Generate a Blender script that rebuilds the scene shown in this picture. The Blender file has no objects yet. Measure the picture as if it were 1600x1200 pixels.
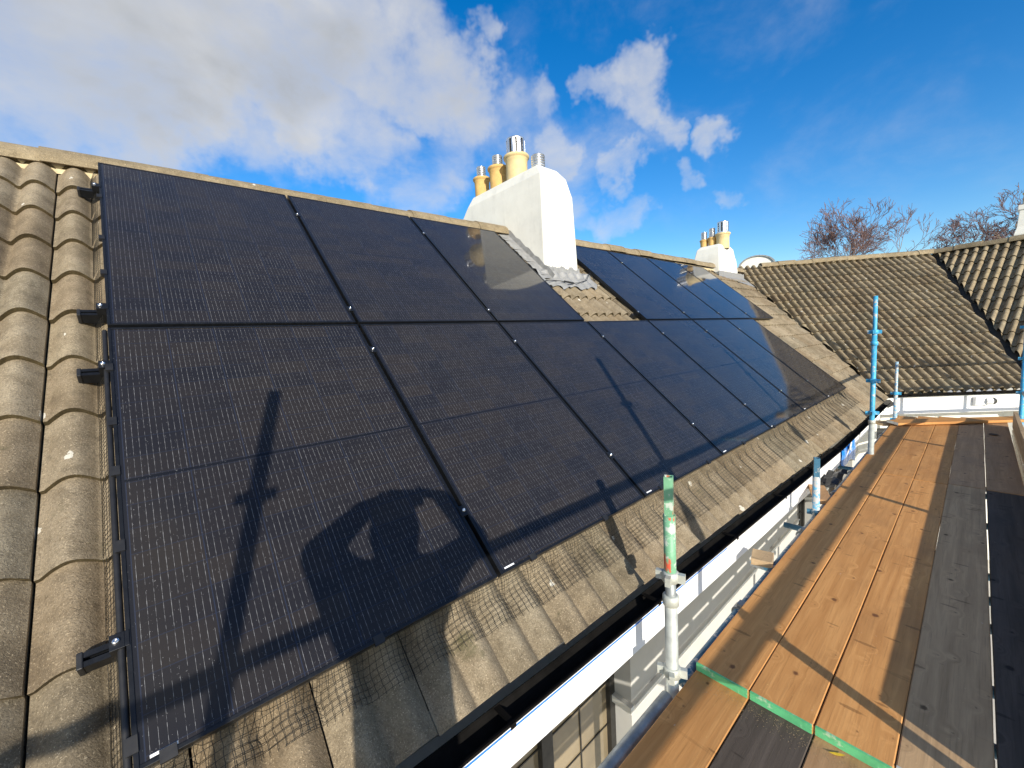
import bpy, bmesh, math, random
from mathutils import Vector, Matrix, Quaternion, noise as mnoise
random.seed(7)
R = math.radians
scene = bpy.context.scene
COL = scene.collection

# ------------------------------------------------------------------ camera
CAM = Vector((0.1545, -1.2997, 0.9778))
RIGHT = Vector((0.75048762, -0.65833501, -0.05799443))
DOWN = Vector((-0.10966982, -0.03752241, -0.99325958))
VIEW = Vector((0.65172146, 0.75178926, -0.10035959))
cd = bpy.data.cameras.new('camera')
cd.sensor_width = 36.0
cd.lens = 634.25 / 1600 * 36
cd.clip_start = 0.003
cd.clip_end = 2000
cam = bpy.data.objects.new('camera', cd)
COL.objects.link(cam)
m = Matrix.Identity(4)
for i in range(3):
    m[i][0] = RIGHT[i]; m[i][1] = -DOWN[i]; m[i][2] = -VIEW[i]; m[i][3] = CAM[i]
cam.matrix_world = m
scene.camera = cam

# ------------------------------------------------------------------ light
SUN = Vector((-0.3807, -0.8643, 0.3288)).normalized()      # towards the sun
sl = bpy.data.lights.new('sun', 'SUN')
sl.energy = 4.6
sl.angle = R(0.53)
sl.color = (1.0, 0.925, 0.80)
so = bpy.data.objects.new('sun', sl)
COL.objects.link(so)
so.location = (-8, -18, 9)
so.rotation_euler = SUN.to_track_quat('Z', 'Y').to_euler()

# ------------------------------------------------------------------ node helpers
def nd(nt, typ, **kw):
    n = nt.nodes.new(typ)
    for k, v in kw.items():
        if k.startswith('i_'):
            key = k[2:]
            key = int(key) if key.isdigit() else key
            n.inputs[key].default_value = v
        else:
            setattr(n, k, v)
    return n
def lk(nt, a, b):
    nt.links.new(a, b)
def math_n(nt, op, a, b=None, c=None, clamp=False):
    n = nt.nodes.new('ShaderNodeMath'); n.operation = op; n.use_clamp = clamp
    for i, x in enumerate((a, b, c)):
        if x is None: continue
        if hasattr(x, 'is_linked'): nt.links.new(x, n.inputs[i])
        else: n.inputs[i].default_value = x
    return n.outputs[0]
def mixc(nt, fac, a, b, mode='MIX'):
    n = nt.nodes.new('ShaderNodeMix'); n.data_type = 'RGBA'; n.blend_type = mode
    for key, x in ((0, fac), (6, a), (7, b)):
        if hasattr(x, 'is_linked'): nt.links.new(x, n.inputs[key])
        else:
            n.inputs[key].default_value = x if not isinstance(x, tuple) else (*x, 1) if len(x) == 3 else x
    return n.outputs[2]
def ramp(nt, fac, stops):
    n = nt.nodes.new('ShaderNodeValToRGB')
    e = n.color_ramp.elements
    while len(e) > 1: e.remove(e[-1])
    for i, (p, c) in enumerate(stops):
        el = e[0] if i == 0 else e.new(p)
        el.position = p
        el.color = (*c, 1) if isinstance(c, tuple) else (c, c, c, 1)
    nt.links.new(fac, n.inputs[0])
    return n.outputs[0]
def smooth(nt, x, lo, hi):
    n = nt.nodes.new('ShaderNodeMapRange'); n.interpolation_type = 'SMOOTHSTEP'
    nt.links.new(x, n.inputs[0]); n.inputs[1].default_value = lo; n.inputs[2].default_value = hi
    return n.outputs[0]
def noise_n(nt, vec, scale, detail=4, rough=0.55, dist=0.0):
    n = nt.nodes.new('ShaderNodeTexNoise')
    n.inputs['Scale'].default_value = scale; n.inputs['Detail'].default_value = detail
    n.inputs['Roughness'].default_value = rough; n.inputs['Distortion'].default_value = dist
    if vec is not None: nt.links.new(vec, n.inputs['Vector'])
    return n.outputs[0]
def mapping(nt, vec, scale=(1, 1, 1), loc=(0, 0, 0), rot=(0, 0, 0)):
    n = nt.nodes.new('ShaderNodeMapping')
    nt.links.new(vec, n.inputs[0])
    n.inputs[1].default_value = loc; n.inputs[2].default_value = rot; n.inputs[3].default_value = scale
    return n.outputs[0]
def new_mat(name):
    mt = bpy.data.materials.new(name); mt.use_nodes = True
    nt = mt.node_tree
    b = nt.nodes['Principled BSDF']
    return mt, nt, b
def bump(nt, b, h, strength=0.3, dist=0.01):
    n = nt.nodes.new('ShaderNodeBump'); n.inputs['Strength'].default_value = strength
    n.inputs['Distance'].default_value = dist
    nt.links.new(h, n.inputs['Height']); nt.links.new(n.outputs[0], b.inputs['Normal'])
def objco(nt):
    return nt.nodes.new('ShaderNodeTexCoord').outputs['Object']
def objrand(nt):
    return nt.nodes.new('ShaderNodeObjectInfo').outputs['Random']

# ------------------------------------------------------------------ sky with clouds
w = bpy.data.worlds.new('World'); scene.world = w; w.use_nodes = True
nt = w.node_tree
bg = nt.nodes['Background']
sky = nt.nodes.new('ShaderNodeTexSky'); sky.sky_type = 'NISHITA'; sky.sun_disc = False
sky.sun_elevation = R(19.2); sky.sun_rotation = R(203.8)
sky.air_density = 1.0; sky.dust_density = 0.3; sky.ozone_density = 2.5
SKY_STRENGTH = 0.142
tc = nt.nodes.new('ShaderNodeTexCoord').outputs['Generated']
hs = nt.nodes.new('ShaderNodeHueSaturation'); hs.inputs['Saturation'].default_value = 1.42; hs.inputs['Hue'].default_value = .507
hs.inputs['Value'].default_value = 1.0
lk(nt, sky.outputs[0], hs.inputs['Color'])
BLOBS = [  # direction, angular radius (degrees), weight
    ((-.108, .88, .463), 15, 1.0), ((-.028, .878, .479), 14, 1.0), ((.068, .859, .508), 13, 1.0), ((.187, .828, .529), 12, 1.0),
    ((-.06, .912, .405), 9, .85), ((.053, .894, .444), 10, .9), ((.278, .775, .568), 10, 1.0), ((.265, .842, .469), 9.5, .95),
    ((.381, .749, .542), 8.5, .9), ((.469, .718, .514), 6.5, .85), ((.524, .717, .459), 6, .75), ((.353, .83, .432), 8, .85),
    ((.184, .902, .391), 7, .5), ((.427, .824, .372), 8, .62), ((.513, .756, .407), 7, .66), ((-.093, .929, .357), 7, .5),
    ((.502, .637, .585), 3.2, .62), ((.663, .596, .454), 4.2, .7), ((.748, .455, .483), 4.4, .8), ((.779, .461, .425), 4.2, .72),
    ((.815, .427, .391), 3.2, .6), ((.856, .339, .39), 3.4, .66), ((.722, .48, .498), 3.4, .74), ((.702, .60, .383), 4, .68),
    ((.777, .524, .348), 3.6, .66), ((.86, .404, .313), 2.6, .55), ((.798, .542, .263), 4.0, .55), ((.903, .328, .279), 2.6, .5),
    ((.73, .58, .262), 3.2, .5), ((.60, .66, .45), 5, .55),
    ((.60, .66, .42), 9, .42), ((.70, .60, .36), 9, .40), ((.78, .48, .40), 7, .40), ((.66, .62, .44), 6, .5),
    ((-.35, .80, .50), 20, 1.0), ((-.25, .55, .80), 22, .95), ((-.6, .6, .4), 18, .9), ((.15, .62, .77), 13, .8),
    ((-.25, -.25, .93), 24, .85), ((.25, -.75, .6), 26, .9), ((-.75, -.5, .45), 26, .9), ((.6, -.75, .3), 20, .8), ((-.8, .0, .45), 22, .9), ((.2, -.7, .6), 16, .6),  # unseen clouds, mostly behind the camera, added to whiten the ambient light
]
wn_ = nt.nodes.new('ShaderNodeTexNoise'); wn_.inputs['Scale'].default_value = 5.5; wn_.inputs['Detail'].default_value = 5
wn_.inputs['Roughness'].default_value = .6
lk(nt, tc, wn_.inputs['Vector'])
wsub = nt.nodes.new('ShaderNodeVectorMath'); wsub.operation = 'SUBTRACT'; wsub.inputs[1].default_value = (.5, .5, .5)
lk(nt, wn_.outputs['Color'], wsub.inputs[0])
wsc = nt.nodes.new('ShaderNodeVectorMath'); wsc.operation = 'SCALE'; wsc.inputs['Scale'].default_value = .30
lk(nt, wsub.outputs[0], wsc.inputs[0])
wad = nt.nodes.new('ShaderNodeVectorMath'); wad.operation = 'ADD'
lk(nt, tc, wad.inputs[0]); lk(nt, wsc.outputs[0], wad.inputs[1])
wno = nt.nodes.new('ShaderNodeVectorMath'); wno.operation = 'NORMALIZE'; lk(nt, wad.outputs[0], wno.inputs[0])
acc = None
for d, rad, wt in BLOBS:
    v = Vector(d).normalized()
    dn = nt.nodes.new('ShaderNodeVectorMath'); dn.operation = 'DOT_PRODUCT'
    lk(nt, wno.outputs[0], dn.inputs[0]); dn.inputs[1].default_value = v
    mr = nt.nodes.new('ShaderNodeMapRange'); mr.interpolation_type = 'SMOOTHSTEP'
    lk(nt, dn.outputs['Value'], mr.inputs[0])
    mr.inputs[1].default_value = math.cos(R(rad)); mr.inputs[2].default_value = math.cos(R(rad * 0.12))
    mr.inputs[3].default_value = 0; mr.inputs[4].default_value = wt
    acc = mr.outputs[0] if acc is None else math_n(nt, 'SMOOTH_MAX', acc, mr.outputs[0], 0.18)
cv = mapping(nt, tc, (1, 1, 1.5), (3.1, 1.7, .4))
n1 = noise_n(nt, cv, 4.2, 10, .57, .35)
n2 = noise_n(nt, cv, 14.0, 6, .6, .2)
nn = math_n(nt, 'ADD', math_n(nt, 'MULTIPLY', n1, .78), math_n(nt, 'MULTIPLY', n2, .22))
field = math_n(nt, 'ADD', acc, math_n(nt, 'MULTIPLY', math_n(nt, 'SUBTRACT', nn, .5), 1.9))
dens = math_n(nt, 'MULTIPLY', smooth(nt, field, .10, 1.18), smooth(nt, acc, .03, .22))
thick = smooth(nt, field, .55, 1.25)
n3 = noise_n(nt, mapping(nt, tc, (1, 1, 1.6), (8, 2, 1)), 3.0, 6, .5, .3)
shade = math_n(nt, 'MULTIPLY', thick, smooth(nt, n3, .34, .70))
ccol = mixc(nt, shade, (.90, .91, .93), (.50, .53, .57))
cm = nt.nodes.new('ShaderNodeVectorMath'); cm.operation = 'SCALE'
lk(nt, ccol, cm.inputs[0]); cm.inputs['Scale'].default_value = 0.60 / SKY_STRENGTH
out = mixc(nt, math_n(nt, 'MULTIPLY', dens, .97), hs.outputs[0], cm.outputs[0])
lk(nt, out, bg.inputs['Color'])
bg.inputs['Strength'].default_value = SKY_STRENGTH

scene.view_settings.view_transform = 'Standard'
scene.view_settings.look = 'None'
scene.view_settings.exposure = 0.45
scene.view_settings.gamma = 1.0
scene.view_settings.use_curve_mapping = False
scene.render.engine = 'CYCLES'
scene.render.resolution_x = 1024; scene.render.resolution_y = 768

# ------------------------------------------------------------------ roof frame
TH = R(41.5)
S_, C_ = math.sin(TH), math.cos(TH)
def rf(u, v, n=0.0):
    return Vector((u, v * C_ - n * S_, v * S_ + n * C_))

# ------------------------------------------------------------------ mesh helpers
class MB:
    def __init__(s): s.v = []; s.f = []; s.sm = []
    def add(s, vs, fs, smooth=False):
        o = len(s.v); s.v += [tuple(x) for x in vs]
        for f in fs: s.f.append(tuple(i + o for i in f)); s.sm.append(smooth)
        return s
    def box(s, c, size, M=None):
        """box centred at c, axes given by 3x3 matrix M (columns)"""
        c = Vector(c); hx, hy, hz = (q / 2 for q in size)
        vs = []
        for x, y, z in ((-1,-1,-1),(1,-1,-1),(1,1,-1),(-1,1,-1),(-1,-1,1),(1,-1,1),(1,1,1),(-1,1,1)):
            d = Vector((x * hx, y * hy, z * hz))
            vs.append(c + (M @ d if M else d))
        return s.add(vs, [(0,3,2,1),(4,5,6,7),(0,1,5,4),(1,2,6,5),(2,3,7,6),(3,0,4,7)])
    def bx(s, x0, x1, y0, y1, z0, z1):
        return s.box(((x0+x1)/2, (y0+y1)/2, (z0+z1)/2), (x1-x0, y1-y0, z1-z0))
    def prism(s, poly0, poly1, smooth=False):
        n = len(poly0)
        fs = [tuple(range(n))[::-1], tuple(range(n, 2*n))]
        fs += [(i, (i+1) % n, n + (i+1) % n, n + i) for i in range(n)]
        return s.add(list(poly0) + list(poly1), fs, smooth)
    def tube(s, pts, r, seg=12, caps=True):
        pts = [Vector(p) for p in pts]
        rs = r if isinstance(r, (list, tuple)) else [r] * len(pts)
        rings = []
        up = None
        for i, p in enumerate(pts):
            a = pts[max(i-1, 0)]; b = pts[min(i+1, len(pts)-1)]
            t = (b - a).normalized()
            if up is None:
                up = Vector((0, 0, 1)) if abs(t.z) < .9 else Vector((1, 0, 0))
            x = t.cross(up).normalized(); up = x.cross(t).normalized()
            rings.append([p + (x * math.cos(2*math.pi*k/seg) + up * math.sin(2*math.pi*k/seg)) * rs[i] for k in range(seg)])
        vs = [v for rg in rings for v in rg]; fs = []
        for i in range(len(rings) - 1):
            for k in range(seg):
                fs.append((i*seg+k, i*seg+(k+1) % seg, (i+1)*seg+(k+1) % seg, (i+1)*seg+k))
        s.add(vs, fs, True)
        if caps:
            s.add(rings[0], [tuple(range(seg))[::-1]]); s.add(rings[-1], [tuple(range(seg))])
        return s
    def lathe(s, prof, c=(0, 0, 0), seg=24, cap=True):
        c = Vector(c); vs = []; fs = []
        for r, z in prof:
            for k in range(seg):
                a = 2*math.pi*k/seg; vs.append(c + Vector((r*math.cos(a), r*math.sin(a), z)))
        for i in range(len(prof) - 1):
            for k in range(seg):
                fs.append((i*seg+k, i*seg+(k+1) % seg, (i+1)*seg+(k+1) % seg, (i+1)*seg+k))
        s.add(vs, fs, True)
        if cap:
            n = len(prof) - 1
            s.add(vs[:seg], [tuple(range(seg))[::-1]]); s.add(vs[n*seg:], [tuple(range(seg))])
        return s
    def build(s, name, mat, parent=None, bevel=0.0):
        me = bpy.data.meshes.new(name); me.from_pydata(s.v, [], s.f)
        me.polygons.foreach_set('use_smooth', s.sm)
        me.materials.append(mat); me.update()
        if bevel:
            bm = bmesh.new(); bm.from_mesh(me)
            bmesh.ops.bevel(bm, geom=[e for e in bm.edges if len(e.link_faces) == 2 and e.calc_face_angle() > .5],
                            offset=bevel, segments=2, affect='EDGES', profile=.5, clamp_overlap=True)
            bm.to_mesh(me); bm.free()
        o = bpy.data.objects.new(name, me); COL.objects.link(o)
        if parent: o.parent = parent
        return o
def tag(o, label=None, cat=None, group=None, kind=None):
    if label: o['label'] = label
    if cat: o['category'] = cat
    if group: o['group'] = group
    if kind: o['kind'] = kind
    return o
def thing(name, label, cat, loc=(0, 0, 0), rot=(0, 0, 0), group=None):
    o = bpy.data.objects.new(name, None); COL.objects.link(o)
    o.empty_display_size = .1
    o.location = loc; o.rotation_euler = rot
    return tag(o, label, cat, group)
def copy_tree(o, parent=None):
    c = o.copy(); COL.objects.link(c); c.parent = parent
    for ch in list(o.children): copy_tree(ch, c)
    return c

# ------------------------------------------------------------------ materials
def m_plain(name, col, rough=.6, metal=0.0, var=.25, nscale=8, bumps=0.0, spec=.5):
    mt, nt, b = new_mat(name)
    co = objco(nt)
    n = noise_n(nt, co, nscale, 5, .6)
    lo = tuple(c * (1 - var) for c in col); hi = tuple(min(1, c * (1 + var)) for c in col)
    lk(nt, ramp(nt, n, [(.3, lo), (.7, hi)]), b.inputs['Base Color'])
    rr = ramp(nt, noise_n(nt, co, nscale * 2.3, 4, .6), [(.3, max(0, rough - .1)), (.7, min(1, rough + .1))])
    lk(nt, rr, b.inputs['Roughness'])
    b.inputs['Metallic'].default_value = metal
    b.inputs['Specular IOR Level'].default_value = spec
    if bumps: bump(nt, b, noise_n(nt, co, nscale * 6, 5, .7), bumps, .004)
    return mt

def m_tile(name, base, light, dark, moss=.25, spots=.5, mosscol=(.05, .055, .018), toned=True, gr=.5):
    mt, nt, b = new_mat(name)
    co = objco(nt)
    big = noise_n(nt, co, 1.3, 5, .6)
    mid = noise_n(nt, co, 9, 6, .65)
    fine = noise_n(nt, co, 150, 4, .8)
    c = ramp(nt, math_n(nt, 'ADD', math_n(nt, 'MULTIPLY', big, .5), math_n(nt, 'MULTIPLY', mid, .5)), [(.38, dark), (.5, base), (.60, light)])
    grime = smooth(nt, noise_n(nt, mapping(nt, co, (1, 1, 1), (7, 3, 5)), 17, 7, .75), .50, .68)
    c = mixc(nt, math_n(nt, 'MULTIPLY', grime, gr), c, tuple(x * .5 for x in dark))
    c = mixc(nt, math_n(nt, 'MULTIPLY', smooth(nt, fine, .45, .66), .62), c, tuple(x * .42 for x in base))
    c = mixc(nt, math_n(nt, 'MULTIPLY', smooth(nt, noise_n(nt, co, 190, 3, .7), .57, .68), .60), c, tuple(min(.75, x * 2.0) for x in light))
    # per tile tone
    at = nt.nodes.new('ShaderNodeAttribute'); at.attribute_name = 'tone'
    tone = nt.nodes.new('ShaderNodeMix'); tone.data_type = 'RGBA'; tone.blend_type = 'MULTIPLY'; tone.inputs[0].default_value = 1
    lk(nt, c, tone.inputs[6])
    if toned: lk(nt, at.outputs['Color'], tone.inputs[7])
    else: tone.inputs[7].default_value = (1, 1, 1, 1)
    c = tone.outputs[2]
    # moss / algae patches
    mo = smooth(nt, noise_n(nt, mapping(nt, co, (1, 1, 1), (4, 9, 2)), 3.2, 8, .72), .66 - .2 * moss, .80 - .1 * moss)
    c = mixc(nt, math_n(nt, 'MULTIPLY', mo, .75), c, mosscol)
    # bird lime and lichen
    vo = nt.nodes.new('ShaderNodeTexVoronoi'); vo.inputs['Scale'].default_value = 10.5
    dv = mapping(nt, co, (1.0, .5, .5))
    wob = nt.nodes.new('ShaderNodeVectorMath'); wob.operation = 'ADD'
    nz = nt.nodes.new('ShaderNodeTexNoise'); nz.inputs['Scale'].default_value = 60; nz.inputs['Detail'].default_value = 2
    lk(nt, co, nz.inputs['Vector'])
    sc = nt.nodes.new('ShaderNodeVectorMath'); sc.operation = 'SCALE'; sc.inputs['Scale'].default_value = .022
    lk(nt, nz.outputs['Color'], sc.inputs[0]); lk(nt, dv, wob.inputs[0]); lk(nt, sc.outputs[0], wob.inputs[1])
    lk(nt, wob.outputs[0], vo.inputs['Vector'])
    rnd = nt.nodes.new('ShaderNodeSeparateColor'); lk(nt, vo.outputs['Color'], rnd.inputs[0])
    size = math_n(nt, 'MULTIPLY', smooth(nt, rnd.outputs[0], 1 - spots * .9, 1.0), .125)
    sp = math_n(nt, 'LESS_THAN', vo.outputs['Distance'], size)
    c = mixc(nt, math_n(nt, 'MULTIPLY', sp, .8), c, (.66, .63, .54))
    lk(nt, c, b.inputs['Base Color'])
    b.inputs['Roughness'].default_value = .9
    b.inputs['Specular IOR Level'].default_value = .25
    h = math_n(nt, 'ADD', math_n(nt, 'MULTIPLY', fine, .6), math_n(nt, 'MULTIPLY', mid, .9))
    bump(nt, b, h, .8, .009)
    return mt

M = {}
M['tile'] = m_tile('concrete_tile', (.250, .200, .132), (.325, .268, .184), (.155, .122, .080), .30, .75)
M['tile_wing'] = m_tile('weathered_tile', (.285, .225, .14), (.375, .308, .20), (.18, .138, .084), .34, .75, (.055, .052, .02), gr=.22)
M['ridge'] = m_tile('ridge_tile', (.27, .215, .135), (.34, .275, .175), (.19, .15, .09), .25, .3, toned=False)
M['mortar'] = m_plain('mortar', (.55, .45, .28), .9, 0, .25, 14, .5)
M['render'] = m_plain('white_render', (.70, .69, .63), .85, 0, .05, 5, .35)
def streaks(mt, amt, col):
    nt = mt.node_tree; b = nt.nodes['Principled BSDF']; src = b.inputs['Base Color'].links[0].from_socket
    co = objco(nt)
    n = noise_n(nt, mapping(nt, co, (7, 7, .7)), 1.0, 6, .65)
    n2 = noise_n(nt, co, 3.2, 6, .7)
    f = math_n(nt, 'MULTIPLY', smooth(nt, math_n(nt, 'ADD', math_n(nt, 'MULTIPLY', n, .6), math_n(nt, 'MULTIPLY', n2, .4)), .50, .70), amt)
    lk(nt, mixc(nt, f, src, col), b.inputs['Base Color'])
streaks(M['render'], .45, (.42, .41, .37))
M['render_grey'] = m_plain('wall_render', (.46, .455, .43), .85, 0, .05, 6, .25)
M['upvc'] = m_plain('white_board', (.82, .82, .81), .35, 0, .03, 3, 0)
M['gutter'] = m_plain('black_gutter', (.0055, .005, .0045), .75, 0, .6, 12, .3, .08)
M['lead'] = m_plain('lead_flashing', (.27, .27, .265), .55, .1, .22, 16, .6)
M['dark_lead'] = m_plain('valley_lead', (.05, .047, .04), .8, 0, .35, 10, .4)
M['terracotta'] = m_plain('buff_clay', (.56, .36, .125), .75, 0, .18, 9, .25)
M['terracotta_pale'] = m_plain('pale_clay', (.60, .47, .24), .75, 0, .14, 9, .25)
M['steel'] = m_plain('bright_steel', (.72, .73, .74), .28, .9, .12, 20, 0)
M['steel_dark'] = m_plain('shadow_steel', (.06, .06, .06), .5, .4, .2, 20, 0)
M['bolt'] = m_plain('bolt_steel', (.80, .80, .80), .22, 1.0, .06, 30, 0)
M['black_alu'] = m_plain('black_aluminium', (.018, .02, .024), .38, .6, .25, 25, 0)
M['rail_alu'] = m_plain('rail_aluminium', (.022, .024, .028), .35, .7, .25, 25, 0)
M['black_plastic'] = m_plain('black_plastic', (.012, .012, .013), .5, 0, .3, 20, 0)
M['wire'] = m_plain('coated_wire', (.02, .019, .016), .5, .2, .3, 20, 0)
M['sticker'] = m_plain('white_sticker', (.78, .79, .80), .4, 0, .05, 20, 0)
M['galv'] = m_plain('galvanised_tube', (.50, .52, .47), .55, .35, .22, 14, .3)
M['galv_dark'] = m_plain('dull_tube', (.27, .29, .29), .5, .4, .3, 14, .3)
M['dark_frame'] = m_plain('dark_window_frame', (.018, .017, .015), .4, 0, .3, 10, 0)
M['brown_frame'] = m_plain('brown_window_frame', (.055, .04, .028), .5, 0, .3, 10, 0)
M['film'] = m_plain('blue_film', (.02, .21, .68), .3, 0, .12, 6, .2)
M['leaf'] = m_plain('yellow_leaf', (.70, .45, .03), .6, 0, .2, 40, 0)
M['dead_leaf'] = m_plain('brown_leaf', (.07, .045, .02), .7, 0, .3, 30, 0)
M['paving'] = m_plain('pale_paving', (.55, .53, .48), .9, 0, .15, 1.2, .3)
M['cable'] = m_plain('black_cable', (.02, .02, .02), .5, 0, .1, 20, 0)
M['cloth'] = m_plain('dark_jacket', (.03, .035, .05), .85, 0, .25, 30, .4)
M['trousers'] = m_plain('work_trousers', (.05, .05, .052), .85, 0, .25, 30, .4)
M['skin'] = m_plain('skin', (.50, .31, .22), .55, 0, .08, 12, 0)
M['hair'] = m_plain('hair', (.04, .025, .015), .6, 0, .3, 60, .5)
M['boots'] = m_plain('boot_leather', (.09, .055, .03), .6, 0, .3, 20, .3)

def m_painted(name, paint, wear, wearcol=(.45, .46, .44), red=0.0):
    mt, nt, b = new_mat(name)
    co = objco(nt)
    n = noise_n(nt, co, 22, 6, .68)
    c = mixc(nt, smooth(nt, n, .62 - .3 * wear, .70 - .3 * wear), mixc(nt, smooth(nt, noise_n(nt, co, 7, 5, .7), .35, .7), paint, tuple(x * .68 for x in paint)), wearcol)
    if red:
        c = mixc(nt, smooth(nt, noise_n(nt, mapping(nt, co, (1, 1, .5), (5, 5, 5)), 14, 5, .6), .66 - red * .2, .70 - red * .2), c, (.62, .10, .05))
    lk(nt, c, b.inputs['Base Color']); b.inputs['Roughness'].default_value = .5
    bump(nt, b, n, .25, .003)
    return mt
M['paint_green'] = m_painted('green_paint', (.19, .44, .26), .35, (.50, .55, .48), .40)
M['paint_blue'] = m_painted('blue_paint', (.06, .42, .72), .22)
M['paint_blue_worn'] = m_painted('worn_blue_paint', (.16, .46, .68), .62, (.55, .55, .52), .2)
M['paint_deepblue'] = m_painted('deep_blue_paint', (.045, .16, .26), .25)
M['end_green'] = m_painted('green_end_paint', (.15, .60, .27), .18, (.42, .62, .40))
M['end_white'] = m_painted('white_end_paint', (.62, .64, .60), .3)

def m_wood(name, light, dark, knot, grey=0.0, stain=.5, spec=.3):
    mt, nt, b = new_mat(name)
    co = objco(nt); rd = objrand(nt)
    off = nt.nodes.new('ShaderNodeCombineXYZ')
    lk(nt, math_n(nt, 'MULTIPLY', rd, 37.0), off.inputs[0]); lk(nt, math_n(nt, 'MULTIPLY', rd, 11.0), off.inputs[1])
    ad = nt.nodes.new('ShaderNodeVectorMath'); ad.operation = 'ADD'; lk(nt, co, ad.inputs[0]); lk(nt, off.outputs[0], ad.inputs[1])
    p = ad.outputs[0]
    # knots bend the grain
    vo = nt.nodes.new('ShaderNodeTexVoronoi'); vo.voronoi_dimensions = '2D'; vo.inputs['Scale'].default_value = 1.0
    lk(nt, mapping(nt, p, (5.5, 6.5, 1.0)), vo.inputs['Vector'])
    kd = vo.outputs['Distance']
    warp = math_n(nt, 'MULTIPLY', smooth(nt, kd, .30, .0), 1.3)
    cmb = nt.nodes.new('ShaderNodeCombineXYZ'); lk(nt, warp, cmb.inputs[1])
    wv = nt.nodes.new('ShaderNodeVectorMath'); wv.operation = 'ADD'
    lk(nt, mapping(nt, p, (1.1, 26, 26)), wv.inputs[0]); lk(nt, cmb.outputs[0], wv.inputs[1])
    g = noise_n(nt, wv.outputs[0], 1.0, 6, .6, .6)
    g2 = noise_n(nt, mapping(nt, p, (5, 150, 150)), 1.0, 3, .6)
    c = ramp(nt, g, [(.30, dark), (.5, tuple((a + d) / 2 for a, d in zip(light, dark))), (.66, light)])
    c = mixc(nt, math_n(nt, 'MULTIPLY', smooth(nt, g2, .52, .75), .35), c, tuple(x * .55 for x in dark))
    big = noise_n(nt, mapping(nt, p, (1.6, 2.6, 1)), 1.3, 5, .6)
    c = mixc(nt, math_n(nt, 'MULTIPLY', smooth(nt, big, .45, .75), .38), c, tuple(x * .62 for x in dark))
    # bands left by cross bearers and dirt
    band = noise_n(nt, mapping(nt, p, (9, .8, 1)), 1.0, 5, .7)
    c = mixc(nt, math_n(nt, 'MULTIPLY', smooth(nt, band, .62, .74), stain), c, tuple(x * .45 for x in dark))
    rk = nt.nodes.new('ShaderNodeSeparateColor'); lk(nt, vo.outputs['Color'], rk.inputs[0])
    ks = math_n(nt, 'MULTIPLY', smooth(nt, rk.outputs[0], .66, 1.0), .075)
    kj = math_n(nt, 'ADD', kd, math_n(nt, 'MULTIPLY', math_n(nt, 'SUBTRACT', noise_n(nt, p, 55, 3, .6), .5), .09))
    kq = math_n(nt, 'SUBTRACT', kj, ks)
    c = mixc(nt, math_n(nt, 'MULTIPLY', smooth(nt, kq, .045, -.02), .8), c, knot)
    # short checks across the face
    ck = nt.nodes.new('ShaderNodeTexVoronoi'); ck.voronoi_dimensions = '2D'; ck.inputs['Scale'].default_value = 1.0
    lk(nt, mapping(nt, p, (16.0, 3.6, 1.0), (1.7, .3, 0), (0, 0, .12)), ck.inputs['Vector'])
    rc = nt.nodes.new('ShaderNodeSeparateColor'); lk(nt, ck.outputs['Color'], rc.inputs[0])
    ckd = math_n(nt, 'ADD', ck.outputs['Distance'], math_n(nt, 'MULTIPLY', math_n(nt, 'SUBTRACT', noise_n(nt, p, 38, 4, .7), .5), .16))
    ckm = smooth(nt, math_n(nt, 'SUBTRACT', ckd, math_n(nt, 'MULTIPLY', smooth(nt, rc.outputs[1], .72, 1.0), .17)), .02, -.05)
    c = mixc(nt, math_n(nt, 'MULTIPLY', ckm, .55), c, tuple(x * .35 for x in dark))
    specks = math_n(nt, 'GREATER_THAN', noise_n(nt, p, 120, 2, .5), .745)
    c = mixc(nt, math_n(nt, 'MULTIPLY', specks, .5), c, tuple(min(.8, x * 1.7) for x in light))
    spl_glint = math_n(nt, 'GREATER_THAN', noise_n(nt, mapping(nt, p, (1, 1.6, 1), (3, 7, 1)), 21, 4, .6), .735)  # pale splashes that double as painted glossy glints
    c = mixc(nt, math_n(nt, 'MULTIPLY', spl_glint, .45), c, (.62, .58, .52))
    # each board its own tone
    ton = nt.nodes.new('ShaderNodeMapRange'); lk(nt, rd, ton.inputs[0]); ton.inputs[3].default_value = .84; ton.inputs[4].default_value = 1.1
    mu = nt.nodes.new('ShaderNodeVectorMath'); mu.operation = 'SCALE'; lk(nt, c, mu.inputs[0]); lk(nt, ton.outputs[0], mu.inputs['Scale'])
    lk(nt, mu.outputs[0], b.inputs['Base Color'])
    lk(nt, ramp(nt, big, [(.35, .78), (.65, .62)]), b.inputs['Roughness'])
    b.inputs['Specular IOR Level'].default_value = spec
    h = math_n(nt, 'ADD', math_n(nt, 'MULTIPLY', g, .7), math_n(nt, 'MULTIPLY', g2, .4))
    bump(nt, b, h, .35, .004)
    return mt
M['wood'] = m_wood('scaffold_board', (.67, .337, .114), (.50, .228, .068), (.10, .035, .016), stain=.55)
M['wood_grey'] = m_wood('old_board', (.60, .40, .22), (.42, .275, .148), (.06, .04, .025), stain=.85, spec=.06)
M['wood_black'] = m_wood('dirty_board', (.135, .108, .086), (.08, .064, .05), (.02, .017, .015), stain=.6, spec=.12)
M['wood_brown'] = m_wood('brown_board', (.60, .36, .18), (.44, .25, .115), (.08, .035, .018), stain=.8)
M['wood_pale'] = m_wood('pale_board', (.50, .36, .21), (.36, .25, .14), (.12, .07, .04))

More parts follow.
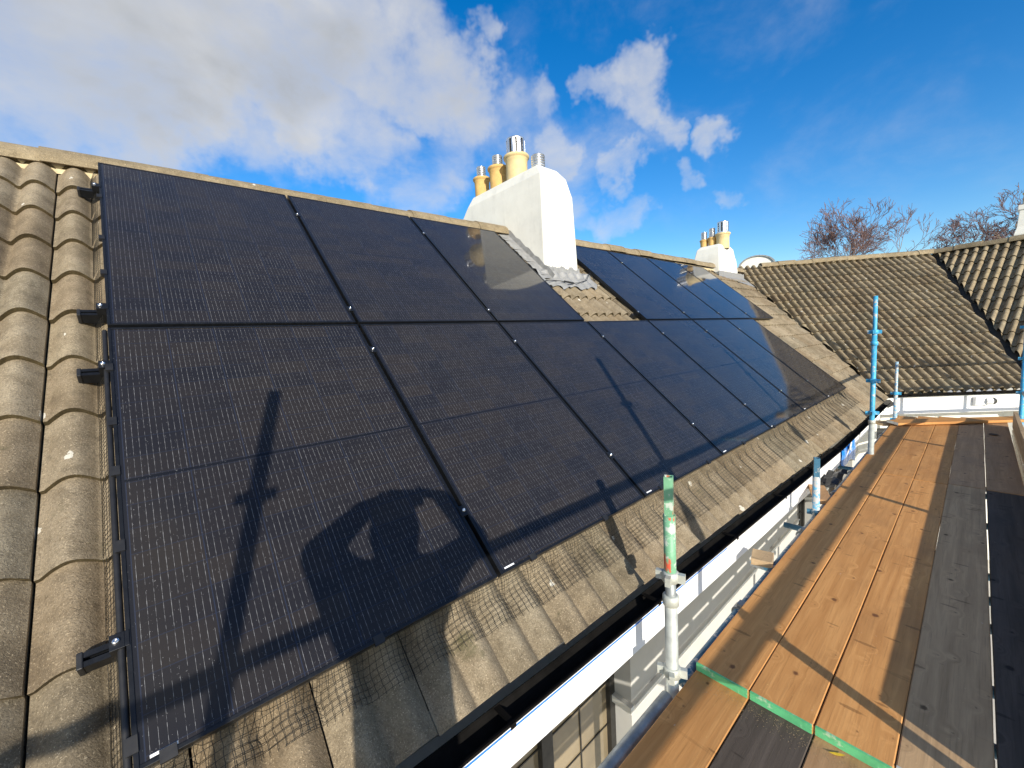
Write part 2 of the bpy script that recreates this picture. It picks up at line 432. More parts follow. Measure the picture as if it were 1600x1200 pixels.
# glass of dark windows
def m_pane(name, col, rough=.03):
    mt, nt, b = new_mat(name)
    co = objco(nt)
    n = noise_n(nt, co, 2.5, 3, .5)
    lk(nt, ramp(nt, n, [(.35, tuple(x * .6 for x in col)), (.65, col)]), b.inputs['Base Color'])
    b.inputs['Roughness'].default_value = rough
    b.inputs['Specular IOR Level'].default_value = .9
    return mt
M['pane'] = m_pane('window_glass', (.05, .05, .045))
M['pane_painted_reflection'] = m_pane('glass_painted_reflection', (.26, .21, .135))  # beige base colour stands in for warm reflections of boards and ground

# photovoltaic cells, laid out in the panel's own metres
def m_cells(L):
    mt, nt, b = new_mat('solar_cells')
    co = objco(nt)
    sep = nt.nodes.new('ShaderNodeSeparateXYZ'); lk(nt, co, sep.inputs[0])
    x, y = sep.outputs[0], sep.outputs[1]
    W = 1.134
    cw = (W - .044) / 6
    half = (L - .044 - .020) / 2
    chh = half / 9
    xs = math_n(nt, 'DIVIDE', math_n(nt, 'SUBTRACT', x, .022), cw)
    xf = math_n(nt, 'FRACT', xs)
    def line(fr, width):      # 1 within width of an integer
        d = math_n(nt, 'SUBTRACT', .5, math_n(nt, 'ABSOLUTE', math_n(nt, 'SUBTRACT', fr, .5)))
        return math_n(nt, 'LESS_THAN', d, width)
    bb = math_n(nt, 'FRACT', math_n(nt, 'MULTIPLY', xs, 10))
    bd = math_n(nt, 'ABSOLUTE', math_n(nt, 'SUBTRACT', bb, .5))
    yy = math_n(nt, 'SUBTRACT', y, .022)
    low = math_n(nt, 'LESS_THAN', yy, half + .010)
    yl = math_n(nt, 'SUBTRACT', yy, math_n(nt, 'MULTIPLY', math_n(nt, 'SUBTRACT', 1, low), half + .020))
    ys = math_n(nt, 'DIVIDE', yl, chh)
    yf = math_n(nt, 'FRACT', ys)
    gapm = math_n(nt, 'LESS_THAN', math_n(nt, 'ABSOLUTE', math_n(nt, 'SUBTRACT', yy, half + .010)), .0055 if L < 1.75 else .0025)
    gx = line(xf, .008); gy = line(yf, .010)
    pads = math_n(nt, 'FRACT', math_n(nt, 'MULTIPLY', ys, 3.0))
    padd = math_n(nt, 'LESS_THAN', math_n(nt, 'ABSOLUTE', math_n(nt, 'SUBTRACT', pads, .5)), .17)
    wn = noise_n(nt, mapping(nt, co, (90, 14, 1)), 1.0, 3, .7)
    wbus = math_n(nt, 'ADD', math_n(nt, 'MULTIPLY', padd, .016), math_n(nt, 'MULTIPLY', math_n(nt, 'SUBTRACT', wn, .40), .105))
    bus = math_n(nt, 'LESS_THAN', bd, wbus)
    # every cell a slightly different tone
    cell = nt.nodes.new('ShaderNodeCombineXYZ')
    lk(nt, math_n(nt, 'FLOOR', xs), cell.inputs[0]); lk(nt, math_n(nt, 'FLOOR', ys), cell.inputs[1])
    lk(nt, math_n(nt, 'ADD', math_n(nt, 'MULTIPLY', low, 7.0), math_n(nt, 'MULTIPLY', objrand(nt), 91.0)), cell.inputs[2])
    wh = nt.nodes.new('ShaderNodeTexWhiteNoise'); lk(nt, cell.outputs[0], wh.inputs['Vector'])
    ce = ramp(nt, wh.outputs['Value'], [(0, (.0125, .0125, .0155)), (.5, (.0165, .0152, .0165)), (1, (.022, .019, .0178))])
    sm = noise_n(nt, co, 2.2, 4, .6)
    ce = mixc(nt, math_n(nt, 'MULTIPLY', smooth(nt, sm, .4, .7), .35), ce, (.029, .024, .021))
    ce = mixc(nt, bus, ce, (.185, .188, .192))
    ce = mixc(nt, math_n(nt, 'MAXIMUM', gx, gy), ce, (.020, .025, .042))
    ce = mixc(nt, gapm, ce, (.008, .009, .012))
    edge = math_n(nt, 'MAXIMUM', math_n(nt, 'LESS_THAN', x, .020), math_n(nt, 'GREATER_THAN', x, W - .020))
    ce = mixc(nt, edge, ce, (.010, .011, .015))
    dust = math_n(nt, 'GREATER_THAN', noise_n(nt, co, 210, 2, .5), .735)
    ce = mixc(nt, math_n(nt, 'MULTIPLY', dust, .5), ce, (.34, .34, .34))
    lk(nt, ce, b.inputs['Base Color'])
    b.inputs['Roughness'].default_value = .5
    b.inputs['Specular IOR Level'].default_value = .09
    b.inputs['Coat Weight'].default_value = 1.0
    b.inputs['Coat IOR'].default_value = 1.30
    b.inputs['Coat Roughness'].default_value = .055
    wob = noise_n(nt, co, 3.0, 2, .5)
    bp = nt.nodes.new('ShaderNodeBump'); bp.inputs['Strength'].default_value = .006; bp.inputs['Distance'].default_value = .01
    lk(nt, wob, bp.inputs['Height']); lk(nt, bp.outputs[0], b.inputs['Coat Normal'])
    return mt

# ------------------------------------------------------------------ setting: ground
g = MB(); g.add([(-300, -300, -3.6), (300, -300, -3.6), (300, 300, -3.6), (-300, 300, -3.6)], [(0, 1, 2, 3)])
tag(g.build('ground', M['paving']), kind='structure')

# ------------------------------------------------------------------ tiled roofs
PER = .154; AMP = .050
PH = -.205
def prof(u):
    t = (u - PH) % (PER * 2)
    for a, b, h0, h1, A in ((.010, .160, 0, .004, .060), (.160, .309, .004, .012, .057)):
        if a <= t <= b:
            q = (t - a) / (b - a)
            return h0 + (h1 - h0) * q + A * math.sin(math.pi * q) ** 1.05
    return 0.0
def prof_roll(u):
    t = (u / PER) % 1.0
    if t < .36: return 0.0
    q = (t - .36) / .64
    return .076 * math.sqrt(max(0, 1 - (2 * q - 1) ** 2)) ** .9
def eave_v(x):
    return -.325 - .0235 * min(max(x - .6, 0), 6.0)
def tile_roof(name, mat, parent, O, e, g, n, u0, u1, courses, gauge, eave=None, cuts=(), seg=13, n0=0.0, detail=True, prof=prof, ph=PH):
    """O origin, e along the eave, g up the slope, n outward normal"""
    bm = bmesh.new(); tl = bm.loops.layers.color.new('tone')
    TW = PER * 2
    k0 = math.floor(u0 / TW); k1 = math.ceil(u1 / TW)
    rr = random.Random(int(u1 * 100) + courses)
    P = lambda u, v, h: O + e * u + g * v + n * h
    for j in range(courses):
        for k in range(k0, k1):
            ua = k * TW + ph
            va = j * gauge; vb = va + gauge + .03
            if j == 0 and eave: va = eave(ua + TW / 2)
            jt = rr.uniform(-.0022, .0022); tilt = rr.uniform(-.002, .002); jv = rr.uniform(-.004, .004)
            tone = rr.uniform(.92, 1.05); warm = rr.uniform(-.015, .02)
            colr = (tone + warm, tone, tone - warm, 1)
            nS = seg * 2
            lift = .026
            rows = []
            for (v, l) in ((va + jv, lift), (va + (vb - va) * .5, lift * .5), (vb, -.001)):
                row = []
                for i in range(nS + 1):
                    t = i / nS
                    u = ua + .0065 + t * (TW - .0065)
                    h = n0 + prof(ua + .0002 + t * (TW - .0004)) + l + jt + tilt * (t - .5)
                    row.append(bm.verts.new(P(u, v, h)))
                rows.append(row)
            fs = []
            for a in range(2):
                for i in range(nS):
                    f = bm.faces.new((rows[a][i], rows[a][i+1], rows[a+1][i+1], rows[a+1][i])); f.smooth = True; fs.append(f)
            # thick front edge
            lowr = []; top = []; edge_fs = []
            for i in range(nS + 1):
                t = i / nS
                wig = .003 * mnoise.noise(Vector((ua + t * TW, j * 3.1, 7)) * 40) if detail else 0
                u = ua + .0065 + t * (TW - .0065)
                h = n0 + prof(ua + .0002 + t * (TW - .0004)) + jt
                top.append(bm.verts.new(P(u, va + jv + wig, h + lift + tilt * (t - .5))))
                lowr.append(bm.verts.new(P(u, va + jv + .004 + wig, h - .002)))
            for i in range(nS):
                edge_fs.append(bm.faces.new((lowr[i], lowr[i+1], top[i+1], top[i])))
            # right side of the tile
            q = [bm.verts.new(r[nS].co) for r in rows]
            q2 = [bm.verts.new(r[nS].co - n * .034) for r in rows]
            for a in range(2): fs.append(bm.faces.new((q[a], q[a+1], q2[a+1], q2[a])))
            for f in fs:
                for lp in f.loops: lp[tl] = colr
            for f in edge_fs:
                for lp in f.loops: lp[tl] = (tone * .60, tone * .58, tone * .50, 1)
    for co, no in cuts:
        geom = bm.verts[:] + bm.edges[:] + bm.faces[:]
        bmesh.ops.bisect_plane(bm, geom=geom, plane_co=co, plane_no=no, clear_outer=True)
    me = bpy.data.meshes.new(name); bm.to_mesh(me); bm.free()
    me.materials.append(mat)
    o = bpy.data.objects.new(name, me); COL.objects.link(o); o.parent = parent
    return o

house = thing('house', 'white rendered house with brown concrete tiled roofs and white chimneys', 'house')
NT = -.145                                # trough level of the tiles under the panels
GA = .327
# wing planes (found from the valley and the eaves)
eA = Vector((.66017, -.75112, 0)); nA = Vector((.75112, .66017, 0)); E1 = Vector((9.903, -.247, -.3)); tA = .80
aA = math.atan(tA)
gA = (nA * math.cos(aA) + Vector((0, 0, math.sin(aA)))).normalized(); upA = eA.cross(gA).normalized()
if upA.z < 0: upA = -upA
zR = 2.62
B1 = Vector((14.93, -.50, zR)); eB = Vector((-.18718, -.98233, 0)); nB = Vector((.98233, -.18718, 0)); tB = .93
aB = math.atan(tB)
gB = (nB * math.cos(aB) + Vector((0, 0, math.sin(aB)))).normalized(); upB = eB.cross(gB).normalized()
if upB.z < 0: upB = -upB
def valley_pt(z):
    y = (z + .1 / C_) * C_ / S_
    x = ((z + .3) / tA - nA.y * (y - E1.y)) / nA.x + E1.x
    return Vector((x, y, z))
v0p, v1p = valley_pt(-.4), valley_pt(2.6)
vd = (v1p - v0p); vh = Vector((vd.x, vd.y, 0)).normalized(); vn = Vector((vh.y, -vh.x, 0))   # vn points to the wing side (+x)
def valley_ab(z):
    a, b_, c_, d_ = nA.x, nA.y, nB.x, nB.y
    r1 = (z + .3) / tA + nA.x * E1.x + nA.y * E1.y
    r2 = (z - zR) / tB + nB.x * B1.x + nB.y * B1.y
    det = a * d_ - b_ * c_
    return Vector(((r1 * d_ - b_ * r2) / det, (a * r2 - c_ * r1) / det, z))
w0, w1 = valley_ab(-.4), valley_ab(2.6)
wd = w1 - w0; wh = Vector((wd.x, wd.y, 0)).normalized(); wn = Vector((wh.y, -wh.x, 0))       # towards wing B

ridge_v = 3.70
top_cut = rf(0, ridge_v, NT)
o = tile_roof('roof', M['tile'], house, rf(0, 0, 0), Vector((1, 0, 0)), Vector((0, C_, S_)), Vector((0, -S_, C_)),
          -1.6, 12.6, 12, GA, eave_v, cuts=[(v0p - vn * .05, vn), (top_cut, Vector((0, C_, S_)))], n0=NT)
o['label'] = 'sunlit buff brown tiled slope under the solar panels'
lenA = (zR + .3) / math.sin(aA)
o = tile_roof('roof', M['tile_wing'], house, E1, eA, gA, upA, -3.6, 7.5, 16, .30,
          cuts=[(v0p + vn * .05, -vn), (w0 - wn * .05, wn), (E1 + gA * lenA, gA)], n0=-.06, detail=False, prof=prof_roll, seg=12, ph=0.0)
o['label'] = 'weathered tiled slope of the wing beyond the valley'
zBe = -.5
lenB = (zR - zBe) / math.sin(aB)
OB = B1 - gB * lenB
o = tile_roof('roof', M['tile_wing'], house, OB, eB, gB, upB, -4.0, 5.5, 14, .33,
          cuts=[(w0 + wn * .06, -wn), (B1, gB)], n0=-.06, detail=False, prof=prof_roll, seg=12, ph=0.0)
o['label'] = 'dark tiled slope at the far right'
# valley linings
def strip(pts, wv, width, dz, name):
    s = MB()
    a, b_ = pts
    for sgn in (-1, 1):
        s.add([a + Vector((0, 0, dz)), b_ + Vector((0, 0, dz)), b_ + wv * sgn * width + Vector((0, 0, dz + .05)), a + wv * sgn * width + Vector((0, 0, dz + .05))], [(0, 1, 2, 3)])
    return s.build(name, M['dark_lead'], house)
strip((v0p, v1p), vn, .16, -.15, 'valley_gutter')
strip((w0, w1), wn, .16, -.16, 'valley_gutter')
# back slopes so the roofs are solid
bk = MB()
rp = rf(0, ridge_v, NT - .02)
bk.add([(-1.6, rp.y, rp.z), (13.5, rp.y, rp.z), (13.5, rp.y + 3.2, rp.z - 2.83), (-1.6, rp.y + 3.2, rp.z - 2.83)], [(0, 1, 2, 3)])
bA0 = E1 + gA * lenA - Vector((0, 0, .05)); 
bk.add([bA0 - eA * 2.2, bA0 + eA * 4.2, bA0 + eA * 4.2 + nA * 3 - Vector((0, 0, 2.4)), bA0 - eA * 2.2 + nA * 3 - Vector((0, 0, 2.4))], [(0, 1, 2, 3)])
bB0 = B1 - Vector((0, 0, .05))
bk.add([bB0 - eB * .5, bB0 + eB * 6, bB0 + eB * 6 + nB * 3 - Vector((0, 0, 2.7)), bB0 - eB * .5 + nB * 3 - Vector((0, 0, 2.7))], [(0, 1, 2, 3)])
bk.build('roof', M['dark_lead'], house)['label'] = 'hidden rear roof slopes'
# underlay below the tiles (closes gaps)
ul = MB()
def quad_up(O, e, g, n, u0, u1, v0, v1, h):
    ul.add([O + e*u0 + g*v0 + n*h, O + e*u1 + g*v0 + n*h, O + e*u1 + g*v1 + n*h, O + e*u0 + g*v1 + n*h], [(0, 1, 2, 3)])
quad_up(rf(0, 0), Vector((1, 0, 0)), Vector((0, C_, S_)), Vector((0, -S_, C_)), -1.6, 9.6, -.25, 3.7, NT - .03)
ul.build('roofing_felt', M['dark_lead'], house)
dz = Vector((0, 0, -.115))
vq, wq = valley_pt(-.10), valley_ab(-.10)
ul = MB(); ul.add([vq + dz, wq + dz, w1 + dz, v1p + dz], [(0, 1, 2, 3)]); ul.build('roofing_felt', M['dark_lead'], house)
ul = MB(); ul.add([w0 + dz, OB + eB * 5.4 + dz, B1 + eB * 5.4 + dz, w1 + dz], [(0, 1, 2, 3)]); ul.build('roofing_felt', M['dark_lead'], house)

def ridge_run(p0, p1, seglen, r, name, mat, label=None, drop=.0):
    s = MB(); p0 = Vector(p0); p1 = Vector(p1); d = p1 - p0; L = d.length; t = d.normalized()
    side = t.cross(Vector((0, 0, 1))).normalized()
    nseg = max(1, round(L / seglen)); rr = random.Random(3)
    for i in range(nseg):
        a = p0 + d * (i / nseg); b_ = p0 + d * ((i + 1) / nseg) + t * .012
        ja = rr.uniform(-.010, .010); jb = ja + rr.uniform(-.003, .003)
        ra = r + (.009 if i % 2 else 0) + rr.uniform(0, .0025)
        N = 10; ro = []; 
        for q, jz in ((a, ja), (b_, jb)):
            ring = []
            for k in range(N + 1):
                an = math.pi * k / N
                ring.append(q + side * math.cos(an) * ra * 1.05 + Vector((0, 0, math.sin(an) * ra * .92 + jz)))
            inner = []
            for k in range(N, -1, -1):
                an = math.pi * k / N
                inner.append(q + side * math.cos(an) * (ra - .02) * 1.05 + Vector((0, 0, math.sin(an) * (ra - .02) * .92 + jz)))
            ro.append(ring + inner)
        s.prism(ro[0], ro[1])
    o = s.build(name, mat, house)
    return o
rz = rf(0, ridge_v, NT)
ridge_run((-1.6, rz.y, rz.z - .03), (11.72, rz.y, rz.z + .10), .45, .135, 'ridge', M['ridge'])
rA0 = E1 + gA * lenA; 
ridge_run(rA0 - eA * .5 + Vector((0, 0, -.05)), rA0 + eA * 3.52 + Vector((0, 0, -.05)), .42, .125, 'ridge', M['ridge'])
ridge_run(B1 + Vector((0, 0, -.05)) - eB * .05, B1 + eB * 5.0 + Vector((0, 0, -.05)), .42, .125, 'ridge', M['ridge'])
# mortar bedding between ridge and tiles
mb = MB()
nst = 120
for i in range(nst):
    x = -1.6 + 13.2 * i / nst; x2 = -1.6 + 13.2 * (i + 1) / nst
    dv = .012 * mnoise.noise(Vector((x * 9, 0, 0))); dv2 = .012 * mnoise.noise(Vector((x2 * 9, 0, 0)))
    lo0, lo1 = rf(x, 3.575 + dv, NT + .012), rf(x2, 3.575 + dv2, NT + .012)
    hi0, hi1 = rf(x, 3.66, NT + .105), rf(x2, 3.66, NT + .105)
    mb.add([lo0, lo1, hi1, hi0], [(0, 1, 2, 3)], True)
mb.build('mortar', M['mortar'], house)
mb = MB()
mp = rA0 - gA * .10
mb.add([mp - eA * .4 + upA * -.04, mp + eA * 3.4 + upA * -.04, mp + eA * 3.4 + gA * .09 + upA * .05, mp - eA * .4 + gA * .09 + upA * .05], [(0, 1, 2, 3)])
mb.build('mortar', M['mortar'], house)

# ------------------------------------------------------------------ eaves
def eshift(x):
    q = min(max(x, 0), 6.0)
    return -.0150 * q, -.0152 * q
def sweep(profile, xs, name, mat, closed=True, smooth=False):
    s = MB(); rings = []
    for x in xs:
        dy, dz = eshift(x); rings.append([(x, y + dy, z + dz) for y, z in profile])
    n = len(profile); vs = [p for r_ in rings for p in r_]; fs = []
    for i in range(len(xs) - 1):
        for k in range(n if closed else n - 1):
            fs.append((i*n + k, i*n + (k+1) % n, (i+1)*n + (k+1) % n, (i+1)*n + k))
    s.add(vs, fs, smooth)
    if closed:
        s.add(rings[0], [tuple(range(n))[::-1]]); s.add(rings[-1], [tuple(range(n))])
    return s.build(name, mat, house)
XS = [-1.6, 0, 1, 2, 3, 4, 5, 6, 7.5, 9.62]
gy, gz, gr = -.205, -.337, .048
pr_o = [(gy + gr * math.cos(a), gz + gr * math.sin(a)) for a in [math.pi * (1 + k / 12) for k in range(13)]]
pr_i = [(gy + (gr - .004) * math.cos(a), gz + .002 + (gr - .004) * math.sin(a)) for a in [math.pi * (2 - k / 12) for k in range(13)]]
bead = [(gy - gr - .006, gz + .004)]
sweep(bead + pr_o + pr_i, XS, 'gutter', M['gutter'])
for i in range(11):
    x = -1.0 + i * .98
    dy, dz = eshift(x)
    br = MB(); br.box((x, gy + dy, gz + dz - .006), (.024, .102, .005)); br.box((x, gy + dy - .0525, gz + dz - .012), (.024, .003, .020))
    br.build('gutter_bracket', M['gutter'], house)
sweep([(-.135, -.386), (-.135, -.640), (-.155, -.640), (-.155, -.386)], [x for x in XS if x < 7] + [7.0], 'fascia', M['upvc'])
sweep([(-.090, -.386), (-.090, -.640), (-.120, -.640), (-.120, -.386)], [7.02, 7.5, 9.62], 'fascia', M['upvc'])
sweep([(-.1345, -.624), (.14, -.624), (.14, -.639), (-.1345, -.639)], [x for x in XS if x < 7] + [7.0], 'soffit', M['upvc'])
# blue protective film hanging on the fascia end, and its thin line along the top
fl = MB()
dy, dz = eshift(6.6)
Y0 = -.159 + dy
prev = None
for i in range(13):
    t = i / 12; x = 6.30 + t * .74
    wob = .016 * math.sin(t * 9) + .010 * mnoise.noise(Vector((t * 6, 1, 0)))
    top = -.400 + dz + .02 * math.sin(t * 5); bot = -.650 + dz - .10 * t - .03 * math.sin(t * 7)
    cur = ((x, Y0 - abs(wob) - .004, top), (x, Y0 - abs(wob) - .012 * (1 + t), (top + bot) / 2), (x, Y0 - .02 * t - .005, bot))
    if prev:
        fl.add([prev[0], cur[0], cur[1], prev[1]], [(0, 1, 2, 3)], True)
        fl.add([prev[1], cur[1], cur[2], prev[2]], [(0, 1, 2, 3)], True)
    prev = cur
film = thing('protective_film', 'bright blue film peeling off the end of the white fascia board', 'film')
fl.build('film', M['film'], film)
pe = MB()
pe.add([(6.40, Y0 - .032, -.58 + dz), (6.72, Y0 - .034, -.43 + dz), (6.76, Y0 - .035, -.46 + dz), (6.70, Y0 - .034, -.50 + dz), (6.74, Y0 - .033, -.58 + dz), (6.66, Y0 - .034, -.52 + dz)], [(0, 1, 2, 3, 4, 5)])
pe.build('torn_patch', M['sticker'], film)
sweep([(-.156, -.482), (-.156, -.487), (-.1595, -.487), (-.1595, -.482)], [-1.6, 0, 1, 2, 3], 'edge_film', M['film'])

# ------------------------------------------------------------------ walls and windows
WY = .13
def wall_run(openings, x0, x1, z0, z1):
    s = MB(); x = x0
    for a, b_, zs, zh in openings:
        s.bx(x, a, WY, WY + .3, z0, z1)
        s.bx(a, b_, WY, WY + .3, zh, z1)
        s.bx(a, b_, WY, WY + .3, z0, zs)
        x = b_
    s.bx(x, x1, WY, WY + .3, z0, z1)
    return s
OPEN = [(-1.2, .55, -2.3, -1.06), (.80, 2.28, -2.3, -1.06), (6.05, 6.98, -2.3, -1.06), (7.62, 9.50, -2.3, -1.06)]
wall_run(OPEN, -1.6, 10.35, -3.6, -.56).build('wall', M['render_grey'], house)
def moulding(x0, x1, ret=None):
    ml = MB()
    ml.bx(x0, x1, WY - .018, WY - .001, -1.505, -1.455)
    ml.bx(x0 + .001, x1 - .001, WY - .030, WY - .002, -1.456, -1.447)
    if ret is not None: ml.bx(x0 - .034, x0 + .0005, WY - .019, WY + .15, -1.5045, -1.4555)
    ml.build('moulding', M['render'], house)
moulding(2.28, 6.05, 1); moulding(6.98, 7.62, 1); moulding(9.50, 10.2, 1)
def window(x0, x1, zs, zh, bars, frame_mat, y=WY + .16):
    f = MB(); t = .055
    f.bx(x0, x0 + t, y - .03, y + .05, zs, zh); f.bx(x1 - t, x1, y - .03, y + .05, zs, zh)
    f.bx(x0 + t, x1 - t, y - .03, y + .05, zh - t, zh); f.bx(x0 + t, x1 - t, y - .03, y + .05, zs, zs + t)
    mids = []
    for q in bars:
        xm = x0 + (x1 - x0) * q; f.bx(xm - .045, xm + .045, y - .034, y + .045, zs + t, zh - t); mids.append(xm)
    w_ = f.build('window', frame_mat, house)
    edges = [x0 + t] + sum(([m_ - .045, m_ + .045] for m_ in mids), []) + [x1 - t]
    for i in range(0, len(edges), 2):
        a, b_ = edges[i], edges[i + 1]
        p = MB(); p.bx(a - .004, b_ + .004, y + .005, y + .013, zs + t - .004, zh - t + .004)
        p.build('pane', M['pane_painted_reflection' if x0 < 3 else 'pane'], w_)
        for k in range(1, 2):
            gb = MB(); xm = a + (b_ - a) * .5; gb.bx(xm - .005, xm + .005, y - .002, y + .004, zs + t, zh - t); gb.build('glazing_bar', frame_mat, w_)
        for k in (1, 2, 3):
            gb = MB(); zz = zs + (zh - zs) * k / 4; gb.bx(a, b_, y - .0015, y + .0035, zz - .005, zz + .005); gb.build('glazing_bar', frame_mat, w_)
    return w_
window(-1.2, .55, -2.3, -1.06, (.5,), M['dark_frame'])
window(.80, 2.28, -2.3, -1.06, (.55,), M['dark_frame'])
window(6.05, 6.98, -2.3, -1.06, (.45,), M['dark_frame'])
window(7.62, 9.50, -2.3, -1.06, (.33, .66), M['brown_frame'])
# dim room behind the windows
rm = MB(); rm.bx(-1.5, 10.2, 2.2, 2.3, -3.5, -.6)
rm.build('room_wall', M['render_grey'], house)
# warm panes hold their reflections in the glass colour
# wing wall with window, fascia, gutter
def WA(t, d, z): return E1 + eA * t + nA * d + Vector((0, 0, z + .3))
def wbox(s, t0, t1, d0, d1, z0, z1):
    s.box(WA((t0 + t1) / 2, (d0 + d1) / 2, (z0 + z1) / 2), (t1 - t0, d1 - d0, z1 - z0), Matrix((eA, nA, Vector((0, 0, 1)))).transposed())
s = MB()
wbox(s, -.5, .10, .33, .6, -3.6, -.62); wbox(s, .10, .75, .33, .6, -1.02, -.62); wbox(s, .10, .75, .33, .6, -3.6, -2.1); wbox(s, .75, 6.0, .33, .6, -3.6, -.62)
s.build('wall', M['render'], house)['label'] = 'white wall of the wing beneath its eaves'
f = MB()
wbox(f, .10, .16, .44, .52, -2.1, -1.02); wbox(f, .69, .75, .44, .52, -2.1, -1.02); wbox(f, .16, .69, .44, .52, -1.08, -1.02); wbox(f, .16, .69, .44, .52, -2.1, -2.04)
wf = f.build('window', M['dark_frame'], house)
p = MB(); wbox(p, .158, .692, .47, .478, -2.042, -1.078); p.build('pane', M['pane'], wf)
s = MB(); wbox(s, -.35, 6.0, .02, .045, -.70, -.36); s.build('fascia', M['upvc'], house)
s = MB(); wbox(s, -.35, 6.0, .047, .40, -.70, -.685); s.build('soffit', M['upvc'], house)
gs = MB()
ring0, ring1 = [], []
for y, z in bead + pr_o + pr_i:
    d = (y - gy) - .033; zz = z - gz - .335
    ring0.append(WA(-.22, d, zz)); ring1.append(WA(6.0, d, zz))
gs.prism(ring0, ring1); gs.build('gutter', M['gutter'], house)
# wing B wall (just beyond the frame)
s = MB()
s.box(OB + eB * 2 + nB * .4 + Vector((0, 0, -1.6)), (7, .25, 3.2), Matrix((eB, nB, Vector((0, 0, 1)))).transposed())
s.build('wall', M['render'], house)

# ------------------------------------------------------------------ chimneys
def loft(levels, name, mat, parent, bevel=.02):
    s = MB(); rings = []
    for x0, x1, y0, y1, z in levels: rings.append([(x0, y0, z), (x1, y0, z), (x1, y1, z), (x0, y1, z)])
    vs = [p for r_ in rings for p in r_]; fs = [(3, 2, 1, 0)]
    for i in range(len(rings) - 1):
        for k in range(4): fs.append((i*4+k, i*4+(k+1) % 4, (i+1)*4+(k+1) % 4, (i+1)*4+k))
    n = (len(rings) - 1) * 4; fs.append((n, n+1, n+2, n+3))
    s.add(vs, fs)
    return s.build(name, mat, parent, bevel)
def pot_mb(r, h):
    return MB().lathe([(r*.90, 0), (r*.88, h*.55), (r*.90, h*.78), (r*.93, h*.80), (r*.93, h*.84), (r*.97, h*.87), (r*1.06, h*.90), (r*1.08, h*.96), (r*1.02, h), (r*.80, h), (r*.78, h*.6)], seg=28, cap=False)
def louvre_cowl(r, h):
    s = MB(); prof = []
    n = 6
    for i in range(n):
        z = h * .9 * i / n; dz = h * .9 / n
        prof += [(r, z), (r, z + dz * .55), (r * .84, z + dz * .6), (r * .84, z + dz * .95)]
    prof += [(r, h*.9), (r*.9, h*.97), (r*.45, h), (.001, h)]
    return s.lathe(prof, seg=24, cap=False)
def slat_cowl(r, h):
    s = MB(); 
    s.lathe([(r, 0), (r*1.02, h*.10), (r*1.0, h*.14)], seg=28, cap=False)
    s.lathe([(r*1.0, h*.86), (r*1.03, h*.9), (r*.98, h*.95), (r*.6, h*1.0), (.001, h*1.01)], seg=28, cap=False)
    n = 9
    for k in range(n):
        a0 = 2*math.pi*k/n; a1 = a0 + 2*math.pi/n*.62
        pts = []
        for z in (h*.12, h*.88):
            pts.append([Vector((math.cos(a)*q, math.sin(a)*q, z)) for a, q in ((a0, r*1.01), ((a0+a1)/2, r*1.05), (a1, r*1.01), (a1, r*.9), (a0, r*.9))])
        s.prism(pts[0], pts[1])
    return s
def slat_core(r, h): return MB().lathe([(r*.80, 0), (r*.80, h*.9)], seg=20)  # dark drum behind the slats, inner shade put into its colour
def put(mb, name, mat, parent, loc):
    o = mb.build(name, mat, parent); o.location = loc; return o
ch = loft([(3.74, 4.40, 2.115, 3.78, .9), (3.74, 4.335, 2.115, 3.78, 2.15), (3.745, 4.30, 2.115, 3.78, 2.74), (3.745, 4.265, 2.115, 3.74, 2.80), (3.75, 4.20, 2.12, 3.60, 2.94), (3.80, 4.14, 2.22, 3.52, 3.065), (3.86, 4.08, 2.32, 3.45, 3.085)],
          'chimney', M['render'], house, .018)
ch['label'] = 'near white rendered chimney between the two groups of panels'
for (y, r, h, mt) in ((3.50, .118, .29, 'terracotta'), (3.13, .134, .31, 'terracotta'), (2.75, .158, .32, 'terracotta_pale')):
    put(pot_mb(r, h), 'chimney_pot', M[mt], ch, (3.965, y, 3.065))
put(louvre_cowl(.066, .17), 'cowl', M['steel'], ch, (3.965, 3.50, 3.345))
put(louvre_cowl(.072, .17), 'cowl', M['steel'], ch, (3.965, 3.13, 3.362))
put(slat_cowl(.118, .23), 'cowl', M['steel'], ch, (3.965, 2.75, 3.375))
put(slat_core(.118, .23), 'cowl_shade_core', M['steel_dark'], ch, (3.965, 2.75, 3.372))
put(louvre_cowl(.085, .20), 'cowl', M['steel'], ch, (3.965, 2.36, 3.06))
# flashing: apron over the tiles in front and stepped strip at the side
fl = MB()
rr = random.Random(11)
def fl_n(u, v): return NT + prof(u) * .55 + .060
nu = 34
for i in range(nu):
    for j in range(5):
        q = []
        for (a, b_) in ((i, j), (i+1, j), (i+1, j+1), (i, j+1)):
            u = 3.56 + 1.02 * a / nu; low = 2.47 + .022 * math.sin(a * .55) + (.18 if u > 4.42 else 0) * (u - 4.42) / .16
            v = low + (2.76 - low) * b_ / 4
            q.append(rf(u, v, fl_n(u, v) + .004 * mnoise.noise(Vector((u * 14, v * 14, 0))) + (.03 if b_ == 4 else 0)))
        fl.add(q, [(0, 1, 2, 3)], True)
# upstand on the front face
for i in range(16):
    x = 3.735 + .63 * i / 16; x2 = 3.735 + .63 * (i + 1) / 16
    za, zb = (rf(x, 2.72, fl_n(x, 2.7)).z - .02 for _ in (0, 1))
    fl.add([(x, 2.10, za), (x2, 2.10, zb), (x2, 2.108, zb + .13 + .012 * math.sin(i * 1.3)), (x, 2.108, za + .13 + .012 * math.sin((i - 1) * 1.3))], [(0, 1, 2, 3)], True)
